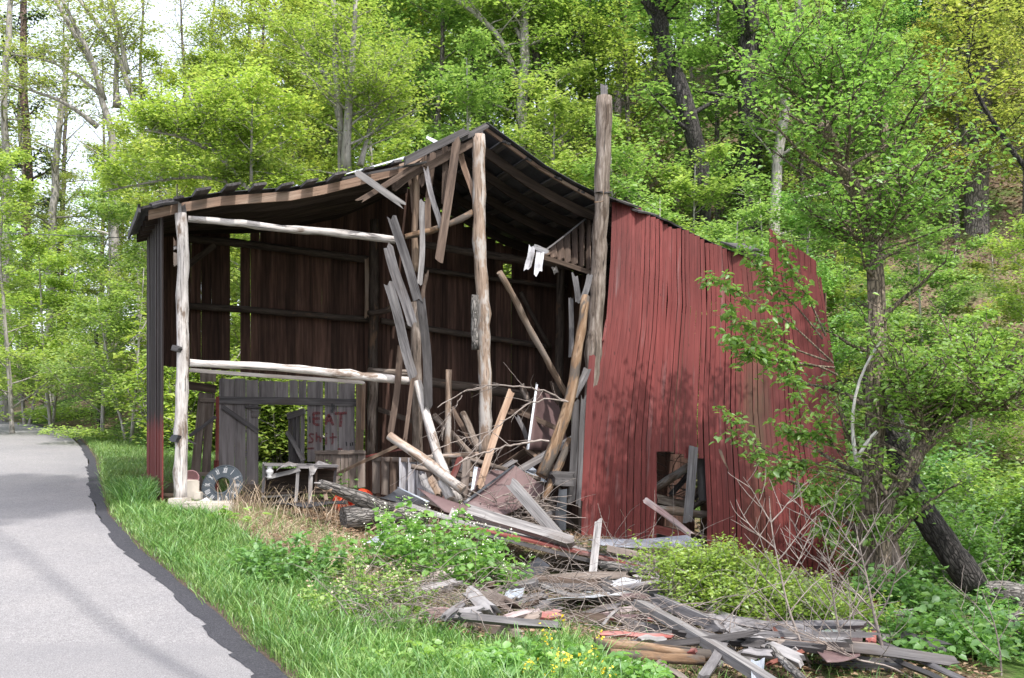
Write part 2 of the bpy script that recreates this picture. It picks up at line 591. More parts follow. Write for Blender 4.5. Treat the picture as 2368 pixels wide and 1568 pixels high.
def metal(name, c1, c2, rough=.45, met=.0, rust=None, rust_at=.6, spec=.5):
    m, nt = newmat(name); t = NT(nt)
    tc = t.n("TexCoord").outputs['Object']
    n1 = t.noise(tc, 2.5, 6, .6)
    c = t.ramp(n1, [(.35, c1), (.65, c2)])
    n2 = t.noise(tc, 9, 8, .7)
    if rust: c = t.mix(t.ramp(n2, [(rust_at, (0, 0, 0)), (rust_at + .08, (.9, .9, .9))]), c, rust)
    rr = t.ramp(n2, [(.3, (rough - .1,) * 3), (.7, (rough + .15,) * 3)])
    t.out(c, rr, n1, .12, .01, met, spec)
    return m


M['maroon'] = metal('maroon_roofing_sheet', (.105, .066, .068), (.145, .094, .094), .5, 0, (.30, .24, .23), .66)
M['tin'] = metal('galvanised_sheet', (.42, .48, .58), (.66, .70, .78), .35, .55, (.22, .15, .11), .68)
M['tinwhite'] = metal('bright_tin', (.42, .45, .50), (.60, .62, .66), .4, .2, (.4, .32, .26), .7)
M['tindark'] = metal('dark_tin_underside', (.02, .022, .027), (.06, .065, .078), .45, .2, (.11, .05, .03), .66)
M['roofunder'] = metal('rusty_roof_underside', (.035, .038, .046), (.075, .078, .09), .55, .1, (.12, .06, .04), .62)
M['rust'] = metal('rusty_red_steel', (.13, .04, .028), (.20, .07, .05), .7, 0, (.06, .02, .015), .6)
M['slate'] = metal('slate_blue_dial_paint', (.025, .034, .044), (.042, .054, .066), .5, 0, (.10, .10, .10), .70)
M['white'] = metal('aged_white_paint', (.40, .40, .42), (.55, .55, .56), .5, 0, (.3, .26, .24), .66)
M['orangeplastic'] = metal('orange_red_plastic', (.62, .05, .02), (.72, .09, .03), .4, 0, (.4, .08, .05), .72)
M['concrete'] = metal('old_concrete', (.34, .31, .27), (.50, .46, .41), .9, 0, (.2, .18, .15), .62, .2)
M['black'] = metal('black_rubber', (.015, .015, .018), (.04, .04, .045), .4, 0)
M['mauve'] = metal('faded_maroon_plastic', (.22, .11, .12), (.30, .17, .18), .5, 0)


def leafmat(name, a, b, c, trans=.56, gloss=.06):
    m, nt = newmat(name); t = NT(nt)
    geo = t.n("NewGeometry")
    oi = t.n("ObjectInfo")
    base = t.ramp(geo.outputs['Random Per Island'], [(.05, a), (.5, b), (.95, c)])
    big = t.noise(geo.outputs['Position'], .9, 3, .6)
    base = t.mix(1.0, base, t.ramp(big, [(.3, (.78, .80, .7)), (.7, (1.2, 1.14, 1.1))]), 'MULTIPLY')
    base = t.mix(1.0, base, oi.outputs['Color'], 'MULTIPLY')
    d = t.n("BsdfDiffuse"); t.l(base, d.inputs[0])
    tr = t.n("BsdfTranslucent"); t.l(t.mix(1.0, base, (1.15, 1.12, .8), 'MULTIPLY'), tr.inputs[0])
    gl = t.n("BsdfGlossy"); gl.inputs['Roughness'].default_value = .45; gl.inputs[0].default_value = (.8, .85, .9, 1)
    m1 = t.n("MixShader"); m1.inputs[0].default_value = trans
    t.l(d.outputs[0], m1.inputs[1]); t.l(tr.outputs[0], m1.inputs[2])
    m2 = t.n("MixShader"); m2.inputs[0].default_value = gloss
    t.l(m1.outputs[0], m2.inputs[1]); t.l(gl.outputs[0], m2.inputs[2])
    o = t.n("OutputMaterial"); t.l(m2.outputs[0], o.inputs[0])
    return m


M['leaf'] = leafmat('spring_leaf', (.185, .31, .08), (.28, .425, .12), (.385, .52, .185))
M['grassblade'] = leafmat('grass_blade', (.08, .18, .04), (.15, .29, .065), (.29, .42, .14), .35, .05)
M['straw'] = leafmat('dry_straw', (.26, .19, .13), (.42, .33, .25), (.60, .51, .42), .2, .04)
M['needle'] = leafmat('pine_needle', (.045, .07, .02), (.075, .105, .03), (.11, .14, .05), .2, .05)
M['petalwhite'] = leafmat('white_petal', (.75, .78, .7), (.8, .82, .76), (.85, .86, .82), .3)
M['petalyellow'] = leafmat('yellow_petal', (.75, .55, .03), (.8, .62, .04), (.85, .68, .06), .3)
M['deadleaf'] = leafmat('dead_leaf', (.10, .06, .04), (.22, .14, .09), (.40, .29, .21), .1)


def groundmat():
    m, nt = newmat('forest_floor_and_verge'); t = NT(nt)
    geo = t.n("NewGeometry"); pos = geo.outputs['Position']
    sep = t.n("SeparateXYZ"); t.l(pos, sep.inputs[0])
    n1 = t.noise(pos, .8, 8, .62); n2 = t.noise(pos, 14, 6, .7); n3 = t.noise(pos, 60, 4, .7)
    litter = t.ramp(n2, [(.3, (.06, .042, .028)), (.5, (.15, .11, .078)), (.7, (.27, .20, .145))])
    green = t.ramp(n2, [(.3, (.035, .07, .015)), (.7, (.10, .16, .04))])
    c = t.mix(t.ramp(n1, [(.44, (0, 0, 0)), (.58, (1, 1, 1))]), litter, green)
    c = t.mix(.5, c, t.ramp(n3, [(.3, (.4, .4, .4)), (.7, (1.5, 1.5, 1.5))]), 'MULTIPLY')
    t.out(c, .95, n2, .6, .04, spec=.1)
    return m


def roadmat(name, a, b, c):
    m, nt = newmat(name); t = NT(nt)
    pos = t.n("NewGeometry").outputs['Position']
    f = t.noise(pos, 95, 3, .75); f2 = t.noise(pos, 22, 5, .7); bg_ = t.noise(pos, .7, 5, .6)
    col_ = t.ramp(f, [(.32, a), (.5, b), (.68, c)])
    col_ = t.mix(.45, col_, t.ramp(f2, [(.3, (.6, .6, .6)), (.7, (1.25, 1.25, 1.25))]), 'MULTIPLY')
    col_ = t.mix(.6, col_, t.ramp(bg_, [(.3, (.75, .75, .78)), (.7, (1.15, 1.13, 1.1))]), 'MULTIPLY')
    t.out(col_, .9, f, .5, .006, spec=.25)
    return m


M['ground'] = groundmat()
M['road'] = roadmat('worn_pale_asphalt', (.12, .115, .122), (.215, .21, .216), (.345, .338, .345))
M['tar'] = roadmat('fresh_dark_asphalt', (.018, .018, .022), (.04, .04, .048), (.09, .09, .1))
M['dirt'] = roadmat('brown_verge_dirt', (.03, .022, .016), (.075, .054, .04), (.15, .115, .088))

# ------------------------------------------------------------------ ground, road
gx = np.unique(np.r_[np.arange(-420, -40, 20), np.arange(-40, -13, 1.5), np.arange(-13, 13, .22), np.arange(13, 45, 1.5), np.arange(45, 440, 20)])
gy = np.unique(np.r_[np.arange(-60, 0, 6), np.arange(0, 22, .22), np.arange(22, 70, 1.0), np.arange(70, 460, 15)])
GX, GY = np.meshgrid(gx, gy)
GZ = gh(GX.ravel(), GY.ravel())
dd = GX.ravel() - edgeX(GY.ravel())
GZ = GZ - np.where((dd < .25) & (dd > -6.4), .07, 0)
V = np.stack([GX.ravel(), GY.ravel(), GZ], 1)
nxg = len(gx)
ii = (np.arange(len(gy) - 1)[:, None] * nxg + np.arange(nxg - 1)[None, :]).ravel()
F = np.stack([ii, ii + 1, ii + nxg + 1, ii + nxg], 1)
o = link('ground', mesh_np('ground', V, F, True), M['ground']); tag(o, kind='structure')


def strip(name, yy, x0, x1, lift, mat, nx=8):
    V = []; F = []
    for i, Y in enumerate(yy):
        for j in range(nx + 1):
            f = j / nx
            X = x0[i] * (1 - f) + x1[i] * f
            V.append((X, Y, 0))
    V = np.array(V)
    xr = np.minimum(V[:, 0], edgeX(V[:, 1]) - 0.0)
    V[:, 2] = EYE + prof(V[:, 1]) + lift + np.where(V[:, 0] > edgeX(V[:, 1]), 0, 0)
    n = nx + 1
    ii = (np.arange(len(yy) - 1)[:, None] * n + np.arange(nx)[None, :]).ravel()
    F = np.stack([ii, ii + 1, ii + n + 1, ii + n], 1)
    o = link(name, mesh_np(name, V, F, True), mat)
    return tag(o, kind='structure')


yy = np.unique(np.r_[np.arange(-40, 4, 1.0), np.arange(4, 26, .05), np.arange(26, 75, .5)])
ex = edgeX(yy)
jit = np.cumsum(NR.randn(len(yy)) * .01); jit -= np.linspace(jit[0], jit[-1], len(yy))
wl = np.interp(yy, [0, 20, 30, 44, 75], [5.6, 5.8, 8, 18, 60])
strip('road', yy, ex - wl, ex - .12 + jit * .3, 0.0, M['road'])
# newer dark asphalt patched along the edge, with a toothed inner line
_r1 = np.interp(yy, np.arange(-40, 80, .33), NR.rand(364)[:len(np.arange(-40, 80, .33))]); _r2 = np.interp(yy, np.arange(-40, 80, .9), NR.rand(140)[:len(np.arange(-40, 80, .9))])
_saw = ((yy * 1.35 + _r2 * 1.1) % 1.0)
tooth = .07 + .11 * _saw * (.3 + _r2) + .12 * _r2 + .10 * _r1 + .03 * NR.rand(len(yy))
tooth = tooth * np.interp(yy, [0, 8, 10, 13, 15.2, 16, 19, 30], [.5, .5, .42, .36, .36, .7, .25, .25])
strip('road_edge_patch', yy, ex - tooth - .05, ex + .02 + jit * .3, .005, M['tar'], 4)
strip('dirt_verge', yy, ex - .02 + NR.rand(len(yy)) * .03, ex + .2 + NR.rand(len(yy)) * .05, .002, M['dirt'], 2)

# ------------------------------------------------------------------ barn
BARN = empty('ruined_barn', bp(4.5, 0, -1.2))
tag(BARN, 'collapsing open fronted barn with peeling red siding and a broken gable roof', 'barn')
B = BARN
wpx = lambda w, x, s: w * Ys(x, s) / FP


def cboard(name, c, x1, y1, s1, x2, y2, s2, w, mat, parent=B, th=.024, roll=0, **k):
    a = cv(c, x1, y1); b = cv(c, x2, y2)
    wm = wpx(w * CROP[c][2], (a[0] + b[0]) / 2, (s1 + s2) / 2)
    return board(name, S(*a, s1), S(*b, s2), wm, th, M[mat], parent, roll, **k)


def clog(name, c, pts, s1, s2, w1, w2, mat, parent=B, **k):
    pp = []
    for i, (x, y) in enumerate(pts):
        f = i / (len(pts) - 1)
        a = cv(c, x, y)
        pp.append(S(*a, s1 * (1 - f) + s2 * f))
    x0 = cv(c, *pts[0])[0]
    return log(name, pp, wpx(w1 * CROP[c][2] / 2, x0, s1), wpx(w2 * CROP[c][2] / 2, x0, s2), M[mat], parent, **k)


# roof profile along the front
_rp = [(400, 462), (463, 452), (531, 441), (593, 438), (657, 435), (713, 427), (775, 413), (937, 370), (1000, 335), (1074, 297), (1118, 288)]
RT = [t_of(x) for x, y in _rp]
RH = [(HZ - y) / FP * Ys(x, 0) for x, y in _rp]
_rr = [(1269, 398), (1375, 455), (1430, 474), (1515, 508), (1650, 572), (1780, 625), (1900, 665)]
RT += [t_of(x) for x, y in _rr]
RH += [(HZ - y) / FP * Ys(x, 0) for x, y in _rr]
TR = t_of(1118)
TE = RT[-1]
HR = RH[10]


def rh(t, s):
    h = np.interp(t, RT, RH)
    if t < RT[0]: h -= (RT[0] - t) * .34
    if t > TE: h -= (t - TE) * .2
    return float(h + .085 * s * np.clip((TR - t) / TR, 0, 1))


DEP = 4.0
TEE = t_of(1840)
# roof sheets: narrow galvanised sheets laid side by side
def roof_sheet(t0, t1, s0, s1, mat, lift=0.0):
    ns = 3
    m = max(2, int(abs(t1 - t0) / .45)) + 1
    V = []; F = []
    for side in (0, 1):
        for i in range(m):
            t = t0 + (t1 - t0) * i / (m - 1)
            for j in range(ns):
                s = s0 + (s1 - s0) * j / (ns - 1)
                V.append(tuple(bp(t, s, rh(t, s) + lift + (.012 if j == 1 else 0) - side * .008)))
    k = m * ns
    for i in range(m - 1):
        for j in range(ns - 1):
            a = i * ns + j
            F.append((a, a + ns, a + ns + 1, a + 1)); F.append((k + a, k + a + 1, k + a + ns + 1, k + a + ns))
        for a, q in ((i * ns, 0), (i * ns + ns - 1, 1)):
            F.append((a, k + a, k + a + ns, a + ns) if q == 0 else (a, a + ns, k + a + ns, k + a))
    for j in range(ns - 1):
        F.append((j, j + 1, k + j + 1, k + j)); a = (m - 1) * ns + j; F.append((a, k + a, k + a + 1, a + 1))
    me = bpy.data.meshes.new('roof_sheet'); me.from_pydata(V, [], F); me.update()
    return link('roof_sheet', me, mat, B)


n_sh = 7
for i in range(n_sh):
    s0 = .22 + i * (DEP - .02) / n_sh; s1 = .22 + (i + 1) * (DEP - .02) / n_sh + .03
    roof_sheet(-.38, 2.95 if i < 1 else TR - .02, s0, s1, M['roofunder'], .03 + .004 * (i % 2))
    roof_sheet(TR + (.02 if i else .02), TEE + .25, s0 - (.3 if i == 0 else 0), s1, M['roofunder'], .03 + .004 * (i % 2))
# bright tin lying proud at the front edge
a = [S(775, 409, .02), S(937, 366, .02), S(935, 362, .9), S(790, 404, .9)]


def sheet(name, pts, mat, parent=None, th=.006, bend=.0, label=None, cat=None, n=6, crinkle=0.0, group=None):
    """a bent metal sheet spanned by four corners"""
    p = [Vector(q) for q in pts]
    c = sum(p, Vector()) / 4
    nrm = (p[1] - p[0]).cross(p[3] - p[0]).normalized()
    V = []; F = []
    rr = random.Random(int(abs(c.x * 1000 + c.z * 777)))
    H = [[rr.uniform(-1, 1) * crinkle for _ in range(n + 1)] for _ in range(n + 1)]
    for side in (0, 1):
        for i in range(n + 1):
            for j in range(n + 1):
                u = i / n; v = j / n
                q = p[0] * (1 - u) * (1 - v) + p[1] * u * (1 - v) + p[2] * u * v + p[3] * (1 - u) * v
                q = q + nrm * (bend * math.sin(u * math.pi) + H[i][j] - side * th) - c
                V.append(tuple(q))
    k = (n + 1) ** 2; m = n + 1
    for i in range(n):
        for j in range(n):
            a = i * m + j
            F.append((a, a + m, a + m + 1, a + 1)); F.append((k + a, k + a + 1, k + a + m + 1, k + a + m))
        F.append((i * m, k + i * m, k + i * m + m, i * m + m))
        a = i * m + n; F.append((a, a + m, k + a + m, k + a))
        F.append((i, i + 1, k + i + 1, k + i)); a = n * m + i; F.append((a, k + a, k + a + 1, a + 1))
    me = bpy.data.meshes.new(name); me.from_pydata(V, [], F)
    me.polygons.foreach_set("use_smooth", [f < 2 * n * n for f in range(len(F))]) if crinkle == 0 else None
    me.update()
    o = link(name, me, mat, parent, Matrix.Translation(c))
    if label: tag(o, label, cat, group)
    return o


sheet('roof_tin_strip', a, M['tinwhite'], B)
sheet('roof_tin_strip', [S(985, 319, .3), S(1012, 335, .2), S(1015, 327, .6), S(987, 314, .7)], M['tinwhite'], B)
# rafters: follow the slope, hung below the sheets
def rafter(t0, t1, s, w=.15, mat='rafter', drop=.06):
    n = max(3, int(abs(t1 - t0) / .4))
    V = []; F = []
    for i in range(n + 1):
        t = t0 + (t1 - t0) * i / n
        for (ds, dz) in ((0, 0), (.045, 0), (.045, -w), (0, -w)):
            V.append(tuple(bp(t, s + ds, rh(t, s) - drop + dz)))
    for i in range(n):
        for j in range(4):
            a = i * 4 + j; b_ = i * 4 + (j + 1) % 4
            F.append((a, b_, b_ + 4, a + 4))
    F.append((3, 2, 1, 0)); a = n * 4; F.append((a, a + 1, a + 2, a + 3))
    # bring into a frame whose x runs down the slope
    p1 = bp(t0, s, rh(t0, s)); p2 = bp(t1, s, rh(t1, s))
    Mx, L = frame(p1, p2)
    Mi = Mx.inverted()
    V = [tuple(Mi @ Vector(v)) for v in V]
    me = bpy.data.meshes.new('rafter'); me.from_pydata(V, [], F); me.update()
    return link('rafter', me, M[mat], B, Mx)


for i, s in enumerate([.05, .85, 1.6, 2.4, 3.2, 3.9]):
    rafter(-.30, TR - .9 if i == 0 else TR - .03, s, .12 if i == 0 else .14, 'rafter' if i == 0 else 'shaderafter', .05)
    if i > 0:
        rafter(TR + .03, TEE + .15, s - .35, .15, 'shaderafter', .05)
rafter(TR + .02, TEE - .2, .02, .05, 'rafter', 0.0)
# purlins: run from front to back above the rafters, their ends stick out at the front
for x, out, w in ((463, .42, .19), (531, .40, .18), (593, .34, .17), (657, .28, .16), (713, .28, .15), (775, .34, .16), (850, .12, .13), (915, .1, .12)):
    t = t_of(x)
    board('purlin', bp(t, -out, rh(t, 0) + .0), bp(t, DEP, rh(t, DEP) - .012), w, .032, M['darkgray'], B, face=Vector((-.25, 0, 1)), jag=.05, nseg=3)
for k in range(4):
    t = -.34 + k * .13
    board('purlin', bp(t, -.12 - .03 * k, rh(t, 0) - .02), bp(t, DEP + .1, rh(t, DEP) - .02), .12, .03, M['darkgray'], B, face=Vector((-.3, 0, 1)), jag=.05, nseg=3)
for x in (1170, 1225, 1290, 1345, 1400, 1470, 1540, 1610, 1680, 1750):
    t = t_of(x)
    board('purlin', bp(t, .02, rh(t, 0) - .02), bp(t, DEP, rh(t, DEP) - .02), .13, .03, M['darkgray'], B, face=Vector((.35, 0, 1)), jag=.08, nseg=3)

# siding wall with red boards -------------------------------------------------
RW = empty('red_wall', bp(7, 0, -1.2) - B.location, B)
Lv = [(465, 1415), (608, 1411), (713, 1406), (790, 1390), (888, 1373), (925, 1362), (1090, 1347), (1240, 1343), (1330, 1341)]
Rv = [(470, 1888), (602, 1888), (657, 1902), (740, 1912), (846, 1930), (958, 1942), (1150, 1977), (1300, 1981), (1400, 1983)]
TOP = [(0, 466), (.03, 467), (.08, 470), (.10, 476), (.20, 500), (.26, 516), (.31, 528), (.37, 535), (.46, 559), (.52, 568), (.60, 586), (.72, 605), (.77, 608), (.775, 600), (1.0, 640)]


def wallp(u, y, dS=0.0):
    lx = np.interp(y, [a for a, b in Lv], [b for a, b in Lv]); rx = np.interp(y, [a for a, b in Rv], [b for a, b in Rv])
    x = lx + (rx - lx) * u
    v = np.clip((y - 465) / 800, 0, 1.1)
    s = -.04 - .62 * v - .10 * math.sin(v * 3.1) * math.sin(u * 5 + 1) + dS
    return x, S(x, y, s)


def wall_board(u0, u1, y0, y1, dS=0.0, mat='red', name='board', jagy=3):
    rows = 7
    V = []
    jt = RS.uniform(-jagy, jagy)
    for side in (0, 1):
        for i in range(rows):
            y = y0 + (y1 - y0) * i / (rows - 1) + (jt if i == 0 else 0)
            for u in (u0, u1):
                x, p = wallp(u, y, dS + side * .02)
                V.append(p)
    n = rows * 2
    F = []
    for i in range(rows - 1):
        a = i * 2
        F += [(a, a + 2, a + 3, a + 1), (n + a, n + a + 1, n + a + 3, n + a + 2), (a, n + a, n + a + 2, a + 2), (a + 1, a + 3, n + a + 3, n + a + 1)]
    F += [(0, 1, n + 1, n), (n - 2, 2 * n - 2, 2 * n - 1, n - 1)]
    Mx, L = frame((V[0] + V[1]) / 2, (V[n - 2] + V[n - 1]) / 2)
    Mi = Mx.inverted()
    me = bpy.data.meshes.new(name); me.from_pydata([tuple(Mi @ v) for v in V], [], F); me.update()
    o = bpy.data.objects.new(name, me); me.materials.append(M[mat]); col.objects.link(o)
    o.parent = RW; o.matrix_local = Matrix.Translation(RW.location + B.location).inverted() @ Mx
    return o


u = 0.0
while u < .995:
    du = RS.choice([.022, .024, .020, .017, .026])
    u1 = min(1.0, u + du)
    um = (u + u1) / 2
    yt = float(np.interp(um, [a for a, b in TOP], [b for a, b in TOP]))
    xb, _ = wallp(um, 1150)
    yb = float(np.interp(um, [0, .2, .5, .75, 1], [1262, 1275, 1300, 1325, 1365]))
    gap = .0004 if RS.random() < .85 else .0022
    dS = RS.uniform(-.005, .005)
    if 1519 < xb < 1633:
        yc = 1044 if xb < 1556 else (1050 if xb < 1590 else 1060)
        wall_board(u + gap, u1 - gap, yt, yc, dS)
    else:
        wall_board(u + gap, u1 - gap, yt, yb + RS.uniform(-8, 10), dS)
    u = u1
# separate raised panel of boards at the right end, behind the wall top
for i in range(8):
    xa = 1779 + i * 13.6; xb = xa + 12.6
    ya = 528 + i * 9.6; yb_ = ya + 8.6
    V = [S(xa, ya, .12), S(xb, yb_, .12), S(xb + 2, 690, .1), S(xa + 2, 690, .1)]
    V += [v + Vector((-.358, .934, 0)) * .02 for v in V]
    Mx, L = frame(V[0], V[3])
    me = bpy.data.meshes.new('board')
    me.from_pydata([tuple(Mx.inverted() @ v) for v in V], [], [(3, 2, 1, 0), (4, 5, 6, 7), (0, 1, 5, 4), (1, 2, 6, 5), (2, 3, 7, 6), (3, 0, 4, 7)])
    me.materials.append(M['red']); o = bpy.data.objects.new('board', me); col.objects.link(o)
    o.parent = RW; o.matrix_local = Matrix.Translation(RW.location + B.location).inverted() @ Mx
# loose strip at the wall's left edge and a split piece nailed on
cboard('loose_board', '4', 1690, 560, -.5, 1630, 1560, -.75, 45, 'red', jag=.08)
cboard('loose_board', '5', 378, 870, -.35, 350, 1010, -.42, 16, 'red')
cboard('split_slat', '6', 960, 290, -.62, 1005, 400, -.66, 18, 'tan', jag=.08, w2=.01)
cboard('wall_batten', '6', 810, 265, -.55, 775, 690, -.6, 52, 'gray', th=.04)
cboard('wall_batten', '6', 850, 335, -.35, 865, 560, -.4, 55, 'darkgray')
# eave boards poking above the red wall
for (x1, y1, x2, y2, w) in ((405, 70, 540, 115, 22), (560, 150, 690, 180, 14), (1180, 382, 1330, 395, 24), (1270, 425, 1395, 448, 16), (740, 205, 830, 250, 10)):
    a = cv('5', x1, y1); b_ = cv('5', x2, y2)
    board('eave_board', S(*a, -.12), S(*b_, .1), .34 if w > 20 else .2, .025, M['darkgray'], B, face=Vector((.25, -.35, 1)), jag=.05, nseg=3)

# right side wall and back wall -------------------------------------------------
BW = empty('back_wall', bp(4, DEP, -1.2) - B.location, B)
SW = empty('side_wall', bp(0, 2, -1.0) - B.location, B)


def vboard(parent, t, s, z0, z1, w, mat, along='t', dS=0.0, name='board', th=.02):
    if along == 't':
        face = Vector((.358, -.934, 0))
        a = bp(t, s + dS, z0); b_ = bp(t, s + dS, z1)
    else:
        face = Vector((-.934, -.358, 0))
        a = bp(t + dS, s, z0); b_ = bp(t + dS, s, z1)
    return board(name, a, b_, w, th, M[mat], parent, face=face, jag=.03, warp=.006, nseg=2, strips=1)


def t_back(x, s=DEP):
    Y = Ys(x, s); r = (x - 1183.5) / FP
    return (r * Y + 4.32) * .934 + (Y - 14) * .358


bw = .152
t = -.08
ta, tb, tc_ = t_back(533), t_back(552), t_back(574)
tw0, tw1 = t_back(1171), t_back(1187)
tdoor = t_back(838)
while t < TE:
    w = bw + RS.uniform(-.015, .015)
    tm = t + w / 2
    ztop = rh(tm, DEP) - .08
    xpx = 1183.5 + FP * bp(tm, DEP, 0).x / bp(tm, DEP, 0).y
    Yb = bp(tm, DEP, 0).y
    def zat(y): return (HZ - y) / FP * Yb
    low = -2.4
    if tm < tdoor:
        low = zat(850 + (xpx - 440) * .085)
    if ta < tm < tb:
        pass
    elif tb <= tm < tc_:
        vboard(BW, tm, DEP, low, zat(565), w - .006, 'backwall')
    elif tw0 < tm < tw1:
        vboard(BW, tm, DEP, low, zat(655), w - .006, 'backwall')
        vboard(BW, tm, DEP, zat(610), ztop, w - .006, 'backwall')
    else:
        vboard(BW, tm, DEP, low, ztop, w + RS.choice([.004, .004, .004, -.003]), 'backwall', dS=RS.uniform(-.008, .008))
    t += w
# left side wall (exterior seen edge-on) and right end wall
s = .12
while s < DEP:
    w = .155
    vboard(SW, -.13, s + w / 2, -1.35 + .07 * s, rh(-.13, s) - .08, w - .004, 'sidewall', 's', RS.uniform(-.008, .008))
    s += w
EW = empty('end_wall', bp(TE + .1, 2, -2) - B.location, B)
s = .1
while s < DEP:
    w = .17
    vboard(EW, TE + .15, s + w / 2, -3.0, rh(TE, s) - .08, w - .004, 'backwall', 's')
    s += w

fl = []
for tt in np.linspace(-.1, TE + .1, 30):
    for ss in np.linspace(.1, DEP + .02, 14):
        q = bp(tt, ss, 0); fl.append((q.x, q.y, ghf(q.x, q.y) + .012))
ii = (np.arange(29)[:, None] * 14 + np.arange(13)[None, :]).ravel()
o = link('earth_floor', mesh_np('earth_floor', np.array(fl), np.stack([ii, ii + 14, ii + 15, ii + 1], 1)[:, ::1], True), M['dirt']); tag(o, kind='structure')

# posts, rails and braces -------------------------------------------------
clog('post', '3', [(386, -604), (398, -418), (411, -330), (402, -152), (396, 60), (403, 350), (397, 600), (390, 900), (388, 1400)], -.02, -.02, 78, 92, 'bleached', k=12, jit=.06, knots=5)
cboard('tenon', '1', 428, 720, -.02, 430, 800, -.02, 26, 'palegray', th=.05)
cboard('post_block', '1', 460, 740, .06, 462, 800, .06, 34, 'darkgray', th=.08)
clog('rail', '1', [(495, 835), (950, 872), (1200, 912), (1600, 938), (1900, 975), (2112, 1002)], -.03, .12, 52, 66, 'bleached', knots=6, jit=.07)
clog('rail', '3', [(450, 440), (850, 455), (1200, 482), (1500, 512), (1850, 555), (1990, 565)], -.03, .12, 52, 62, 'bleached', knots=5, jit=.12)
cboard('rail_board', '3', 450, 488, .14, 1660, 578, .3, 26, 'palegray')
# ridge post
clog('post', '2', [(1008, 175), (1006, 350), (1010, 480), (1016, 700), (1006, 900), (1020, 1100), (1034, 1300), (1052, 1560), (1046, 1750), (1056, 2050), (1062, 2300), (1062, 2700)], -.05, -.05, 98, 102, 'peeled', k=12, jit=.06, knots=6)
cboard('tenon', '2', 1030, 150, -.05, 1028, 215, -.05, 30, 'darkgray', th=.1)
clog('bark_slab', '4', [(872, 140), (868, 300), (874, 522)], -.22, -.2, 50, 55, 'barklog', jit=.15)
# second inner post and crooked fork
clog('post', '2', [(515, 440), (530, 620), (510, 820), (505, 1000), (512, 1250)], .25, .3, 50, 56, 'tan')
clog('post', '4', [(455, 190), (458, 500), (470, 700), (468, 950), (470, 1300)], .35, .35, 66, 78, 'oldpost')
clog('pole', '4', [(470, 740), (500, 880), (540, 1000), (575, 1110), (605, 1240), (650, 1400), (760, 1580)], .1, -.35, 60, 72, 'bleached', knots=3)
# centre cross log
clog('tie_log', '2', [(430, 975), (590, 945), (700, 925), (780, 880), (870, 840), (965, 785)], .1, 0, 42, 50, 'rotlog', jit=.2, knots=5)
# diagonal brace
clog('brace', '4', [(1040, -20), (1120, 110), (1180, 230), (1240, 370), (1310, 470), (1400, 650), (1520, 860)], .05, .5, 42, 44, 'tan', knots=5)
# tall post
clog('post', '0', [(1397, 224), (1394, 330), (1392, 420), (1389, 500), (1383, 600), (1384, 650), (1378, 720), (1374, 790), (1369, 880), (1362, 1000), (1352, 1250)], -.35, -.35, 36, 33, 'oldpost', k=14, jit=.06, knots=7)
board('tenon', S(1396, 198, -.35), S(1397, 232, -.35), .10, .09, M['gray'], B)
clog('iron_hook', '2', [(1990, 610), (1982, 640), (1996, 665), (1988, 700), (1915, 705)], -.53, -.53, 9, 7, 'rotlog', k=6, n=12, jit=.02)
cboard('notch_block', '2', 1945, 628, -.42, 2035, 628, -.42, 10, 'darkgray', th=.12)
# inner corner post, far posts
clog('post', '3', [(1738, -560), (1735, -200), (1735, 0), (1730, 300), (1725, 640), (1725, 1100)], 3.6, 3.6, 62, 76, 'inlog', k=8)
clog('post', '4', [(170, 700), (150, 1000), (150, 1260)], 3.5, 3.5, 70, 60, 'oldpost', k=8)
cboard('corner_board', 'G', 1935, 100, 3.5, 1930, 790, 3.5, 85, 'tan')
cboard('corner_board', 'G', 1975, 90, 3.45, 1965, 570, 3.45, 38, 'orange')
cboard('corner_board', '1', 1900, 1150, 3.7, 1895, 1600, 3.7, 34, 'tan')
clog('post', '4', [(1470, -100), (1460, 500), (1440, 1000)], 3.3, 3.3, 60, 60, 'inlog', k=8)
# back rails
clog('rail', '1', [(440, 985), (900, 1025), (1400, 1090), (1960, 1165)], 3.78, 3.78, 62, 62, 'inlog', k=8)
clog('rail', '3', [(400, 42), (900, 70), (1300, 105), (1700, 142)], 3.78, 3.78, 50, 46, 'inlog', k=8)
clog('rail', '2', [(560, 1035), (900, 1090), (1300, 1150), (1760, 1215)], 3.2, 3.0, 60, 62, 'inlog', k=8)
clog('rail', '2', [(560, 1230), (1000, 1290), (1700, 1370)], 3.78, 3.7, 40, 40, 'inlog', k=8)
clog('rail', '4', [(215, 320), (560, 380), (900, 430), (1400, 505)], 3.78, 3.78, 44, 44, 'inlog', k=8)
clog('rail', '4', [(130, 670), (420, 690)], 2.9, 2.4, 46, 60, 'oldpost', k=8)
clog('rail', '4', [(540, 745), (880, 790), (1250, 850)], 2.6, 2.2, 68, 72, 'inlog', k=10)
clog('rail', '4', [(130, 265), (210, 262), (290, 235)], 3.4, 3.0, 36, 44, 'inlog', k=8)
cboard('rail_board', '4', 120, 910, 3.7, 440, 1020, 3.6, 34, 'inlog')
clog('brace', '4', [(1190, 120), (1300, 340), (1390, 500)], 3.5, 3.6, 30, 30, 'inlog', k=6)
cboard('brace', '1', 500, 1200, 3.7, 700, 1040, 3.75, 45, 'inlog')

